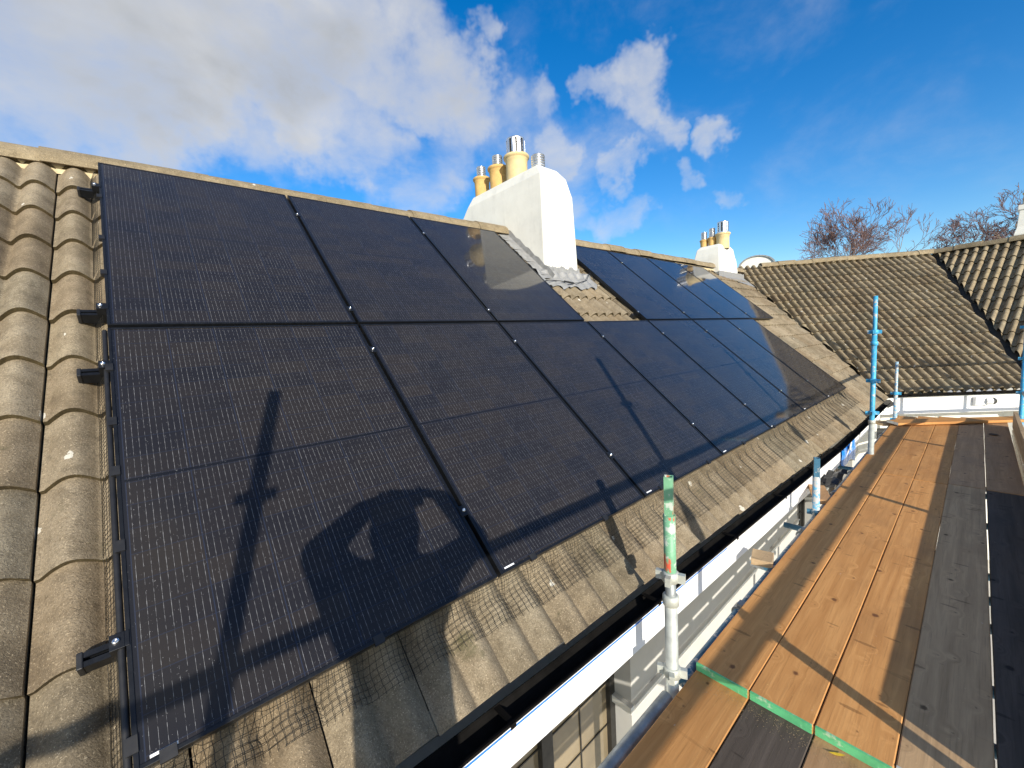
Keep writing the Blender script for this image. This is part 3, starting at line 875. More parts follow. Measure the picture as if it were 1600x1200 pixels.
# left side soaker strip
ns = 16
for i in range(ns):
    va = 2.62 + 1.12 * i / ns; vb = 2.62 + 1.12 * (i + 1) / ns
    wob = .006 * math.sin(i * 1.7)
    fl.add([rf(3.585, va, NT + .090 + wob), rf(3.735, va, NT + .100), rf(3.735, vb, NT + .100), rf(3.585, vb, NT + .090 - wob)], [(0, 1, 2, 3)], True)
    fl.add([rf(3.735, va, NT + .100), rf(3.735, va, NT + .150 + .008 * (i % 3)), rf(3.735, vb, NT + .150 + .008 * ((i + 1) % 3)), rf(3.735, vb, NT + .100)], [(0, 1, 2, 3)], True)
for i in range(6):
    va = 2.5 + .35 * i
    fl.add([rf(4.36, va, NT + .09), rf(4.52, va, NT + .06), rf(4.52, va + .35, NT + .06), rf(4.36, va + .35, NT + .09)], [(0, 1, 2, 3)], True)
fl.build('flashing', M['lead'], ch)
# far chimney, sitting over the ridge where the wing begins
CX, CY = 10.02, 2.64
ch2 = loft([(CX, CX + 1.12, CY, CY + .62, .9), (CX, CX + 1.08, CY, CY + .62, 2.40), (CX + .015, CX + 1.00, CY + .005, CY + .60, 2.66), (CX + .02, CX + .94, CY + .01, CY + .58, 2.72), (CX + .05, CX + .86, CY + .02, CY + .54, 2.90), (CX + .12, CX + .76, CY + .06, CY + .48, 2.97)],
           'chimney', M['render'], house, .02)
ch2['label'] = 'far cream chimney on the ridge beside the wing roof'
for (y, r, h, mt) in ((CY + .46, .095, .30, 'terracotta'), (CY + .27, .10, .32, 'terracotta'), (CY + .03, .155, .36, 'terracotta_pale')):
    put(pot_mb(r, h), 'chimney_pot', M[mt], ch2, (CX + .42, y + .06, 2.88))
put(louvre_cowl(.068, .19), 'cowl', M['steel'], ch2, (CX + .42, CY + .52, 3.175))
put(louvre_cowl(.068, .22), 'cowl', M['steel'], ch2, (CX + .42, CY + .33, 3.195))
put(slat_cowl(.122, .28), 'cowl', M['steel'], ch2, (CX + .42, CY + .09, 3.23))
put(slat_core(.122, .28), 'cowl_shade_core', M['steel_dark'], ch2, (CX + .42, CY + .09, 3.228))
fl = MB()
for i in range(14):
    xa = CX - .05 + 1.50 * i / 14; xb = CX - .05 + 1.50 * (i + 1) / 14
    for (k, (va, vb)) in enumerate(((3.44, 3.58), (3.58, 3.70))):
        d0 = -.26 * (xa - CX) * (k == 0); d1 = -.26 * (xb - CX) * (k == 0)
        fl.add([rf(xa, va + d0, NT + .075), rf(xb, va + d1, NT + .075), rf(xb, vb, NT + .085), rf(xa, vb, NT + .085)], [(0, 1, 2, 3)], True)
    fl.add([(xa, CY - .012, 2.20), (xb, CY - .012, 2.20), (xb, CY - .008, 2.34 + .01 * (i % 2)), (xa, CY - .008, 2.34 + .01 * ((i + 1) % 2))], [(0, 1, 2, 3)], True)
fl.build('flashing', M['lead'], ch2)
# aerial cable lying over the apron
cb = MB()
pts = [(3.45, 2.52, .07), (3.62, 2.56, .075), (3.80, 2.55, .08), (3.98, 2.52, .08), (4.15, 2.56, .07), (4.35, 2.62, .08), (4.47, 2.72, .12), (4.56, 2.78, .10), (4.62, 2.68, .04), (4.60, 2.55, -.03)]
cb.tube([rf(a, b_, NT + c + .03) for a, b_, c in pts], .005, 6)
cb.tube([rf(a, b_, NT + c + .03) for a, b_, c in ((3.86, 2.545, .083), (4.0, 2.52, .083))], .011, 8)
tag(cb.build('cable', M['cable']), 'thin black cable draped over the lead apron of the near chimney', 'cable')

# ------------------------------------------------------------------ solar panels
PW = 1.134; PU = 1.154
L_LOW, L_UP = 1.741, 1.790
V_UP = 3.554 - L_UP
def panel(L, cells, sticker=True):
    root = thing('solar_panel', None, None)
    f = MB(); t = .011; hh = .035
    f.bx(0, t, 0, L, -hh, 0); f.bx(PW - t, PW, 0, L, -hh, 0); f.bx(t, PW - t, 0, t, -hh, 0); f.bx(t, PW - t, L - t, L, -hh, 0)
    f.build('frame', M['black_alu'], root, .0012)
    gl = MB(); gl.bx(t - .002, PW - t + .002, t - .002, L - t + .002, -.008, -.003)
    gl.build('glass', cells, root)
    if sticker:
        st = MB(); st.bx(.030, .085, .0135, .0205, -.0028, -.0022); st.build('serial_sticker', M['sticker'], root)
    return root
cellsL, cellsU = m_cells(L_LOW), m_cells(L_UP)
pl_, pu_ = panel(L_LOW, cellsL), panel(L_UP, cellsU, False)
LOWL = ['lower row black solar panel nearest the camera, crossed by the photographer\'s shadow',
        'second lower row solar panel, right of the photographer\'s shadow, crossed by the rail shadow',
        'third lower row solar panel, with a thin slanting pole shadow across its middle',
        'lower row solar panel directly below the bare tiles at the near chimney',
        'fifth lower row solar panel, just right of the one below the chimney gap',
        'sixth lower row solar panel, second from the far end of its row',
        'farthest solar panel of the lower row, reflecting the brown wing roof']
UPL = {0: 'upper row solar panel at the left end, beside the bare roof tiles under the ridge',
       1: 'middle of the three upper row solar panels left of the near chimney',
       2: 'upper row solar panel reflecting the white chimney on its left side',
       4: 'upper row solar panel just right of the near chimney, with dark mesh on its side',
       5: 'second of the four blue upper row panels right of the near chimney',
       6: 'third of the four upper row panels right of the chimney, mirroring the far chimney',
       7: 'last upper row solar panel, overhanging beyond the lower row near the far chimney'}
first = {0: True, 1: True}
def place(src, key, u, v, label):
    o = src if first[key] else copy_tree(src)
    first[key] = False
    o.location = rf(u, v, 0); o.rotation_euler = (TH, 0, 0)
    tag(o, label, 'solar panel', 'solar panels on the roof')
for i in range(7): place(pl_, 0, i * PU + .005, 0.0, LOWL[i])
for i in UPL: place(pu_, 1, i * PU + .005, V_UP, UPL[i])

# ------------------------------------------------------------------ mounting rails and clamps
RW = .040
def rail(v, u0, u1, gaps, label):
    root = thing('mounting_rail', label, 'mounting rail', rf(u0, v, 0), (TH, 0, 0), 'rails under the solar panels')
    L = u1 - u0
    s = MB()
    # open channel section
    s.bx(0, L, -RW/2, -RW/2 + .006, -.083, -.036); s.bx(0, L, RW/2 - .006, RW/2, -.083, -.036)
    s.bx(0, L, -RW/2 + .006, RW/2 - .006, -.083, -.077); s.bx(0, L, -RW/2 + .006, -RW/2 + .015, -.044, -.036); s.bx(0, L, RW/2 - .015, RW/2 - .006, -.044, -.036)
    s.bx(0, L, -RW/2 + .006, RW/2 - .006, -.062, -.058)
    s.build('channel', M['rail_alu'], root)
    e = MB(); e.bx(-.014, -.0005, -RW/2 - .003, RW/2 + .003, -.087, -.033); e.build('end_cap', M['black_plastic'], root, .003)
    def clamp(u, end=0):
        c = MB()
        if end:
            c.bx(u - .034, u - .002, -.022, .022, -.035, .003); c.bx(u - .002, u + .008, -.022, .022, .0006, .0032)
            bx_, bz = u - .020, .003
        else:
            c.bx(u - .021, u + .021, -.026, .026, .0006, .0042); c.bx(u - .008, u + .008, -.024, .024, -.035, .0006)
            bx_, bz = u, .0042
        cl = c.build('clamp', M['black_alu'], root, .001)
        b_ = MB().lathe([(.0085, 0), (.0085, .006), (.006, .0085), (.003, .0085), (.003, .004), (.0005, .004)], seg=14, cap=False)
        bo = b_.build('bolt', M['bolt'], cl); bo.location = (bx_, 0, bz)
    clamp(.083 + .005, 1)
    for gg in gaps: clamp(gg - u0)
    # roof hooks under the rail
    k = .45
    while k < L - .2:
        hk = MB(); hk.bx(k - .015, k + .015, -.09, .03, -.094, -.084); hk.bx(k - .015, k + .015, -.09, -.082, -.125, -.0935); hk.build('roof_hook', M['galv_dark'], root); k += .92
    return root
gl_ = [PU * i - .005 for i in range(1, 7)]
rail(.327, -.083, 8.06, gl_, 'lowest black rail whose capped end sticks out left over the tiles')
rail(1.490, -.083, 8.06, gl_, 'black rail end just below the split between the panel rows')
rail(1.905, -.083, 3.47, [PU - .005, 2 * PU - .005], 'black rail end just above the split between the panel rows, left of the chimney')
rail(3.195, -.083, 3.47, [PU - .005, 2 * PU - .005], 'topmost black rail end at upper left near the ridge')
rail(1.905, 4 * PU - .08, 9.23, [PU * i - .005 for i in (5, 6, 7)], 'black rail under the upper panels right of the near chimney, lower one')
rail(3.195, 4 * PU - .08, 9.23, [PU * i - .005 for i in (5, 6, 7)], 'black rail under the upper panels right of the near chimney, higher one')

# ------------------------------------------------------------------ bird mesh
def tile_n(u, v):
    j = math.floor(v / GA); fr = (v - j * GA) / (GA + .03)
    if j <= 0:
        ev = eave_v(u); fr = (v - ev) / (GA + .03 - ev)
    return NT + prof(u) + .026 * (1 - max(0, min(1, fr))) + .0095
class WB(MB):
    def wire(s, pts, r):
        pts = [Vector(p) for p in pts]; n = len(pts)
        base = len(s.v)
        for i, p in enumerate(pts):
            t = (pts[min(i+1, n-1)] - pts[max(i-1, 0)]).normalized()
            a = t.cross(Vector((.3, -.6, .74))).normalized(); b_ = a.cross(t)
            for k in range(3):
                an = 2*math.pi*k/3; s.v.append(tuple(p + (a * math.cos(an) + b_ * math.sin(an)) * r))
        for i in range(n - 1):
            for k in range(3):
                s.f.append((base+i*3+k, base+i*3+(k+1) % 3, base+(i+1)*3+(k+1) % 3, base+(i+1)*3+k)); s.sm.append(True)
def low_edge(u):
    return -.105 - .055 * min(max(u, 0), 3.0) + .010 * mnoise.noise(Vector((u * 2.2, 0, 0)))
def mesh_pt(u, t):
    v = low_edge(u) * t
    h = tile_n(u, v)
    k = min(1, max(0, (t - .0) / .42))
    k = k * k * (3 - 2 * k)
    top = -.040
    hh = top + (h - top) * k
    wob = .006 * mnoise.noise(Vector((u * 9, t * 3, 4))) * k
    return rf(u + .004 * mnoise.noise(Vector((u * 5, t * 5, 1))), v, max(h, hh) + abs(wob))
ms = WB()
SP = .0195
nn_ = int(8.09 / SP)
for i in range(nn_ + 1):
    u = i * SP
    ms.wire([mesh_pt(u, t / 9) for t in range(10)], .00098)
for k in range(0, 14):
    if k > 8 and False: break
    def tt(u): return min(1.0, k * SP / abs(low_edge(u)))
    seg = [];
    u = 0
    while u <= 8.09:
        if k * SP <= abs(low_edge(u)): seg.append(mesh_pt(u, tt(u)))
        else:
            if len(seg) > 1: ms.wire(seg, .00098)
            seg = []
        u += .0128
    if len(seg) > 1: ms.wire(seg, .00098)
mr_ = thing('wire_mesh', 'black bird proofing mesh lying on tiles along the bottom of the lower panels', 'wire mesh')
ms.build('mesh', M['wire'], mr_)
for u in (.07, .62, 1.35, 1.90, 2.5, 3.2, 3.9, 4.7, 5.4, 6.3, 7.2):
    cp = MB(); cp.box(rf(u, .004, -.004), (.035, .030, .014), Matrix.Rotation(TH, 3, 'X')); cp.build('clip', M['black_plastic'], mr_)
sd = WB()
def side_pt(u0, v, t):
    u = u0 - .012 - .035 * t; h = tile_n(u, v)
    return rf(u, v, -.036 + (max(h, NT + .02) + .036) * t)
v = .0
while v < 3.5:
    sd.wire([side_pt(0, v, t / 4) for t in range(5)], .0009); v += SP
for k in range(5): sd.wire([side_pt(0, .0 + q * .03, k / 4) for q in range(118)], .0009)
sr = thing('wire_mesh', 'black bird proofing mesh down the left edge of the near panels', 'wire mesh')
sd.build('mesh', M['wire'], sr)
for v in (.06, .62, .92, 1.16, 1.47, 2.2, 2.55, 3.05):
    cp = MB(); cp.box(rf(.004, v, -.006), (.024, .040, .020), Matrix.Rotation(TH, 3, 'X')); cp.build('clip', M['black_plastic'], sr)
tb = MB(); tb.tube([rf(-.006, 0.0, -.012), rf(-.006, 1.0, -.012), rf(-.006, 1.73, -.012)], .009, 8)
tb.build('edge_trim', M['black_plastic'], sr)
s4 = WB()
U4 = 4 * PU
v = V_UP
while v < 3.5:
    s4.wire([side_pt(U4, v, t / 3) for t in range(4)], .0011); v += SP
for k in range(4): s4.wire([side_pt(U4, V_UP + q * .03, k / 3) for q in range(58)], .0011)
s4r = thing('wire_mesh', 'dark bird proofing mesh on the side of the panels right of the near chimney', 'wire mesh')
s4.build('mesh', M['wire'], s4r)

# ------------------------------------------------------------------ scaffold boards
BT = .038
def board(x0, x1, y0, y1, ztop, mat, label, end=None, group='scaffold boards of the walkway', ang=0.0):
    L, W = x1 - x0, y1 - y0
    root = thing('scaffold_board', label, 'scaffold board', (x0, (y0 + y1) / 2, ztop - BT), (0, 0, ang), group)
    s = MB(); n = 10
    rr = random.Random(int(abs(x0 * 71 + y0 * 997)))
    rings = []
    for i in range(n + 1):
        x = L * i / n; dy = rr.uniform(-.0012, .0012)
        b_ = .004
        rings.append([(x, -W/2 + b_ + dy, 0), (x, W/2 - b_ + dy, 0), (x, W/2 + dy, b_), (x, W/2 + dy, BT - b_), (x, W/2 - b_ + dy, BT), (x, -W/2 + b_ + dy, BT), (x, -W/2 + dy, BT - b_), (x, -W/2 + dy, b_)])
    vs = [p for q in rings for p in q]; fs = []
    for i in range(n):
        for k in range(8): fs.append((i*8+k, i*8+(k+1) % 8, (i+1)*8+(k+1) % 8, (i+1)*8+k))
    fs = [tuple(reversed(f)) for f in fs] + [tuple(range(8)), tuple(range(n*8, n*8+8))[::-1]]
    s.add(vs, fs); s.build('plank', M[mat], root)
    if end:
        e = MB(); e.bx(-.0025, .0, -W/2 + .003, W/2 - .003, .002, BT - .001); e.bx(-.002, .006, -W/2 + .003, W/2 - .003, BT + .0002, BT + .0012)
        e.build('painted_end', M[end], root)
    return root
Y = [-.462, -.695, -.928, -1.162, -1.400, -1.632]
g_ = .0020
ZT = -.600
names = ['orange scaffold board along the wall side of the walkway, near length with green painted end',
         'orange scaffold board second from the wall side, near length with green painted end',
         'orange scaffold board third from the wall side, near length with green painted end',
         'grey brown weathered board in the shade beside the orange boards, near length',
         'dark blue grey board at the right edge of the walkway, near length']
for i in range(5):
    mt = ('wood', 'wood', 'wood', 'wood_grey', 'wood_black')[i]
    gap = .003 if i == 3 else 0
    board(1.945 + (.0, .004, .010, .03, -.9)[i], 5.70 + (0, .02, -.03, .0, -.02)[i], Y[i + 1] + g_ + gap, Y[i] - (.0003 if i == 3 else g_), ZT, mt, names[i], ('end_green', 'end_green', 'end_green', 'end_white', None)[i])
far = ['orange board along the wall side of the walkway, far length', 'orange board second from the wall side, far length beyond the joint',
       'orange board third from the wall side, far length with a lit edge', 'brown board in the shade, far length beyond the joint',
       'brown board against the toe board, far length beyond the joint']
for i in range(5):
    board(5.715 + (.0, .03, -.02, .01, .0)[i], 9.35 + .1 * i, Y[i + 1] + g_, Y[i] - (.0003 if i == 3 else g_), ZT - .002, ('wood', 'wood', 'wood', 'wood_brown', 'wood_brown')[i], far[i])
lowr = ['orange lower layer board with dark knots at the bottom edge, beside the tube', 'blackened dirty board of the lower layer beneath the green ends',
        'brown board of the lower layer below the green ends, with a yellow leaf', 'grey brown lower layer board nearest the right corner']
for i in range(4):
    board(-1.75, 2.30, Y[i + 1] + g_, Y[i] - g_, ZT - BT - .001, ('wood', 'wood_black', 'wood_brown', 'wood_grey')[i], lowr[i])
board(-1.75, 1.03, Y[5] + g_, Y[4] - .006, ZT - BT - .001, 'wood_grey', 'lower layer board along the outer side below the photographer, behind the picture edge')
# boards of the next bay, laid along the wing
angA = math.atan2(eA.y, eA.x)
FB0 = Vector((8.42, -.60, 0)); 
for k, lab in enumerate(('orange lit board lying across the far end of the walkway', 'pale second board across the far end, under the white wing wall')):
    p = FB0 + nA * (.115 + .200 * k) - eA * (.05 + .06 * k)
    r_ = board(p.x, p.x + 3.0, p.y - .1125, p.y + .1125, -.545 - .052 * k, 'wood' if k != 1 else 'wood_pale', lab, 'end_white' if k == 0 else None, 'boards across the far end')
    r_.rotation_euler = (.03 if k == 0 else 0, 0, angA)

# toe boards on the outer side
def toe(x0, x1, label):
    root = thing('toe_board', label, 'toe board', (x0, -1.680, ZT), (0, 0, 0), 'toe boards on the outer edge')
    s = MB(); s.bx(0, x1 - x0, -.019, .019, .0, .222); s.build('plank', M['wood_pale'], root, .003)
toe(2.02, 5.68, 'pale toe board on edge along the outer side of the near walkway, casting shade')
toe(5.69, 9.05, 'pale brown toe board standing on edge at the far right of the walkway')

# ------------------------------------------------------------------ scaffold tubes
def coupler_mb(z, r=.034, h=.045, wedge=True, tilt=0):
    s = MB().lathe([(.024, z - h/2), (r, z - h/2 + .004), (r, z + h/2 - .006), (r - .006, z + h/2), (.024, z + h/2)], seg=16, cap=False)
    if wedge:
        for a in (.4, 1.97, 3.54, 5.11):
            a += tilt
            s.box((math.cos(a) * (r + .010), math.sin(a) * (r + .010), z), (.034, .022, h * .8), Matrix.Rotation(a, 3, 'Z'))
    return s
def standard(label, loc, sections, couplers, group='scaffold standards'):
    root = thing('scaffold_pole', label, 'scaffold pole', loc, (0, 0, 0), group)
    for (z0, z1, r, mt, nm) in sections:
        s = MB()
        if nm == 'square_top':
            q = r
            s.bx(-q, q, -q, q, z0, z1 - .0); 
            s.v = []; s.f = []; s.sm = []
            t = .004
            s.bx(-q, q, -q, -q + t, z0, z1); s.bx(-q, q, q - t, q, z0, z1); s.bx(-q, -q + t, -q + t, q - t, z0, z1); s.bx(q - t, q, -q + t, q - t, z0, z1)
        else:
            s.lathe([(r, z0), (r, z1), (r - .004, z1), (r - .004, max(z0, z1 - .25)), (.0005, max(z0, z1 - .25))], seg=20, cap=False)
        o = s.build(nm, M[mt], root)
        if nm == 'square_top': o.rotation_euler = (0, 0, R(22))
    for (z, mt, r, wd) in couplers:
        coupler_mb(z, r, .05, wd, z * 3).build('coupler', M[mt], root)
    return root
standard('short standard with green and red painted square top and pale lower tube beside the gutter', (1.80, -.42, -.6),
         [(-2.9, .37, .0285, 'galv', 'lower_tube'), (.36, .50, .0235, 'galv_dark', 'middle_tube'), (.50, .775, .0262, 'paint_green', 'painted_tube'), (.76, .952, .0185, 'paint_green', 'square_top')],
         [(.372, 'galv', .036, False), (.485, 'galv', .036, True), (.02, 'galv', .038, True)])
standard('short worn blue standard at the middle of the white fascia', (4.30, -.43, -.6),
         [(-2.9, .29, .0275, 'paint_blue_worn', 'lower_tube'), (.28, .452, .021, 'paint_deepblue', 'square_top')], [(-.03, 'paint_deepblue', .036, True)])
standard('tall bright blue standard with pale lower tube in front of the wing roof', (6.50, -.50, -.6),
         [(-2.9, .385, .0285, 'galv', 'lower_tube'), (.375, 1.46, .0245, 'paint_blue', 'upper_tube'), (1.44, 1.875, .0205, 'paint_blue', 'top_tube')],
         [(.39, 'galv', .034, False), (.50, 'paint_blue', .037, True), (.885, 'paint_blue', .037, True), (1.325, 'paint_blue', .036, False), (1.46, 'paint_blue', .037, True), (-.03, 'galv', .036, True)])
standard('small far blue standard by the white wing wall', (9.15, -.45, -.6),
         [(-2.9, .42, .026, 'paint_blue_worn', 'lower_tube'), (.40, .915, .020, 'paint_blue_worn', 'top_tube')], [(.40, 'paint_blue', .038, True), (-.03, 'paint_blue', .036, True)])
standard('blue standard cut by the right edge of the picture at the far end', (9.52, -1.755, -.6),
         [(-2.9, 2.4, .0255, 'paint_blue', 'tube')], [(.43, 'paint_blue', .037, True), (.93, 'paint_blue', .037, True), (1.38, 'paint_blue', .037, True)])
for (x, z, lab) in ((-.60, 1.82, 'outer standard behind the photographer whose shadow crosses the first panel'), (1.92, 1.80, 'outer standard whose shadow crosses the boards and the third panel'),
                 (4.50, 1.74, 'outer standard whose shadow crosses the far lower panels'), (7.08, 1.70, 'outer standard near the far toe board')):
    standard(lab, (x, -1.73, -.6), [(-2.9, z + .6, .0285, 'galv', 'tube')], [(.43, 'galv', .038, True), (1.38, 'galv', .038, True), (1.90, 'galv', .040, True), (-.05, 'galv', .038, True)])
def hor_tube(name, label, pts, r, mt, couplers=(), group=None):
    root = thing(name, label, 'scaffold tube', pts[0], (0, 0, 0), group)
    p0 = Vector(pts[0])
    s = MB(); s.tube([Vector(p) - p0 for p in pts], r, 16); s.build('tube', M[mt], root)
    d = (Vector(pts[-1]) - p0).normalized()
    for q in couplers:
        a = d * q; c = MB()
        c.tube([a - d * .035, a + d * .035], r + .012, 14); c.box(a + Vector((0, -.01, .03)), (.05, .04, .045))
        c.build('coupler', M['galv_dark'], root)
    return root
hor_tube('guard_rail', 'upper guard rail on the outer side, its shadow running along the lower panels', [(-2.6, -1.72, .785), (9.5, -1.77, .74)], .026, 'galv', (), 'guard rails')
hor_tube('guard_rail', 'middle guard rail on the outer side, its shadow running along the orange boards', [(-2.6, -1.70, -.165), (9.5, -1.77, -.165)], .026, 'galv', (), 'guard rails')
hor_tube('ledger', 'grey ledger tube running along the wall side under the boards, near part', [(-2.6, -.425, -.672), (1.74, -.425, -.672)], .0285, 'galv_dark', (.4, 3.0))
hor_tube('ledger', 'blue ledger tube along the wall side of the boards between the near poles', [(1.86, -.436, -.668), (3.55, -.436, -.668)], .026, 'paint_deepblue', (.72,))
hor_tube('ledger', 'grey ledger tube along the wall side of the boards, far part', [(3.56, -.440, -.668), (9.1, -.448, -.668)], .0285, 'galv_dark', (.3, 1.35, 2.2, 4.3))
hor_tube('ledger', 'outer ledger tube under the boards', [(-2.6, -1.66, -.722), (9.4, -1.70, -.722)], .0285, 'galv')
hor_tube('ledger', 'unseen tube added below the outer ledger to shade the lower wall', [(-2.6, -1.66, -.787), (9.4, -1.70, -.787)], .0285, 'galv')  # extra tube, added only to carry the wall shade lower
hor_tube('ledger', 'unseen tube added close under the board edge to shade the wall', [(-2.6, -1.665, -.669), (9.4, -1.705, -.669)], .0245, 'galv')  # extra tube, added to close the light gap under the boards
for x in (-.60, 1.86, 4.36, 6.56, 2.38, 2.75, 3.30, 3.62, 4.9, 5.71):
    hor_tube('transom', 'cross tube under the boards', [(x, -.18 if x in (4.36, 6.56) else -.46, -.842 if x in (-.60, 1.86, 4.36, 6.56) else -.666), (x, -1.80 if x in (-.60, 1.86, 4.36, 6.56) else -1.625, -.842 if x in (-.60, 1.86, 4.36, 6.56) else -.666)], .0255, 'paint_deepblue' if x > 1 else 'galv', (), 'cross tubes under the boards')
# rails of the next bay, outside the picture, that stripe the white wing wall with shadow
wr = Vector((9.52, -1.755, 0))
for z, lab in ((.78, 'guard rail of the wing bay, upper'), (.26, 'guard rail of the wing bay, middle'), (-.165, 'guard rail of the wing bay, lowest')):
    a = wr + Vector((0, 0, z)); b_ = wr + eA * 3.4 + Vector((0, 0, z))
    hor_tube('guard_rail', lab, [a, b_], .026, 'galv', (), 'guard rails')
for q, lab in ((1.0, 'standard of the wing bay nearer the corner'), (2.4, 'standard of the wing bay farther along')):
    p = wr + eA * q
    standard(lab, (p.x, p.y, -.6), [(-2.9, 1.9, .026, 'galv', 'tube')], [(.43, 'galv', .045, True), (.86, 'galv', .045, True), (1.38, 'galv', .045, True)])

# odds and ends on the bracket ends by the wall
o = MB(); o.box((0, 0, 0), (.16, .13, .045), Matrix.Rotation(.25, 3, 'Z')); bl = o.build('timber_block', M['wood_pale'], None, .004); bl.location = (3.20, -.36, -.628)
tag(bl, 'short weathered timber block packed on a tube end between wall and boards', 'timber block')
bt = hor_tube('bracket_tube', 'pale blue tube end with open mouth below the timber block', [(3.17, -.30, -.665), (3.17, -.60, -.665)], .027, 'paint_blue_worn')
o = MB(); o.box((0, 0, 0), (.42, .13, .045), Matrix.Rotation(.35, 3, 'Z')); bl = o.build('timber_offcut', M['wood_brown'], None, .004); bl.location = (4.78, -.36, -.63)
tag(bl, 'brown timber offcut by the worn blue pole', 'timber offcut')
rag = MB()
for i in range(10):
    for j in range(6):
        q = []
        for a, b_ in ((i, j), (i+1, j), (i+1, j+1), (i, j+1)):
            q.append((5.15 + .065 * a, -.40 + .05 * b_, -.66 + .06 * mnoise.noise(Vector((a * .55, b_ * .6, 2))) + .02 * math.sin(a * 1.9 + b_)))
        rag.add(q, [(0, 1, 2, 3)], True)
tag(rag.build('plastic_sheet', M['black_plastic']), 'crumpled black plastic sheeting between the wall and the boards', 'plastic sheet')

# leaves and shavings
def leaf(name, mat, loc, L, W, rot, label):
    s = MB(); n = 8; up = []; dn = []
    for i in range(n + 1):
        t = i / n; ww = W * math.sin(math.pi * t) ** .8
        z = .25 * L * (t - .5) ** 2 + .003
        up.append((t * L, ww, z + .1 * ww)); dn.append((t * L, -ww, z + .1 * ww))
    for i in range(n): s.add([up[i], up[i+1], dn[i+1], dn[i]], [(0, 1, 2, 3)], True)
    o = s.build(name, M[mat]); o.location = loc; o.rotation_euler = (0, 0, rot)
    tag(o, label, 'leaf')
leaf('leaf', 'leaf', (1.905, -.985, -.6375), .055, .006, -1.0, 'small yellow curled leaf just below the green board ends')
leaf('leaf', 'dead_leaf', (8.30, -1.50, -.598), .12, .045, .3, 'dark brown dead leaf on the far boards by the toe board')
sh = MB(); rr = random.Random(4)
for i in range(420):
    x = 1.93 - abs(rr.gauss(0, .045)); y = rr.uniform(-1.15, -.47); a = rr.uniform(0, 6.3); l = rr.uniform(.002, .006)
    d = Vector((math.cos(a), math.sin(a), rr.uniform(0, .3))) * l; e = Vector((-math.sin(a), math.cos(a), 0)) * .0014
    p = Vector((x, y, -.6376))
    sh.add([p, p + e, p + e + d, p + d], [(0, 1, 2, 3)])
tag(sh.build('wood_shavings', M['wood_pale']), 'wood shavings scattered at the green board ends', 'wood shavings', None, 'stuff')

# ------------------------------------------------------------------ security camera on the wing wall
def wp(px_t, d, z): return WA(px_t, d, z)
sc_root = thing('security_camera', 'white dome security camera under the wing eaves', 'security camera', WA(1.56, .015, -.50), (0, 0, angA))
s = MB(); s.box((-.10, -.03, 0), (.16, .06, .14)); s.build('mount_box', M['upvc'], sc_root, .008)
s = MB()
s.tube([(-.02, -.05, -.0), (.05, -.07, -.0)], [.055, .065], 20); s.build('housing', M['upvc'], sc_root)
s = MB(); pr_ = [(.065 * math.cos(a), .065 * math.sin(a)) for a in [math.pi / 2 * k / 8 for k in range(9)]]
s.tube([(.052 + z, -.07 - z * .28, 0) for r, z in pr_], [max(r, .001) for r, z in pr_], 20); s.build('dome', M['pane'], sc_root)

# ------------------------------------------------------------------ buildings beyond
bd = thing('building', 'white arched gable with grey coping seen behind the wing ridge', 'building')
ac = Vector((20.8, 5.35, 3.72)); sdv = Vector((.30, -.95, 0)).normalized(); bck = Vector((.95, .30, 0))
s = MB(); poly = []
for k in range(21):
    a = math.pi * k / 20; poly.append(ac + sdv * math.cos(a) * .66 + Vector((0, 0, math.sin(a) * .46)))
poly += [ac - sdv * .66 - Vector((0, 0, 7.3)), ac + sdv * .66 - Vector((0, 0, 7.3))]
s.prism(poly, [p + bck * 3 for p in poly]); s.build('gable_wall', M['render'], bd)
s = MB()
for k in range(20):
    q = []
    for kk in (k, k + 1):
        a = math.pi * kk / 20
        for ro in (.665, .74):
            q.append(ac + sdv * math.cos(a) * ro + Vector((0, 0, math.sin(a) * ro * .70)) - bck * .06)
    f0 = [q[0], q[1], q[3], q[2]]
    s.prism(f0, [p + bck * 3.1 for p in f0])
s.build('coping', M['galv_dark'], bd)
nb = thing('neighbour_chimney', 'cream chimney at the right edge of the picture beyond the far ridge', 'chimney', (19.35, -2.12, 0))
s = MB(); rings = []
for hw, z in ((.25, -3.6), (.25, 3.25), (.20, 3.45), (.17, 3.9), (.20, 3.92), (.20, 4.05)):
    rings.append([(-hw, -hw, z), (hw, -hw, z), (hw, hw, z), (-hw, hw, z)])
vs = [p for r_ in rings for p in r_]; fs = []
for i in range(len(rings) - 1):
    for k in range(4): fs.append((i*4+k, i*4+(k+1) % 4, (i+1)*4+(k+1) % 4, (i+1)*4+k))
fs.append((20, 21, 22, 23)); s.add(vs, fs); s.build('stack', M['render'], nb)
put(pot_mb(.13, .35), 'chimney_pot', M['terracotta'], nb, (0, 0, 4.05))

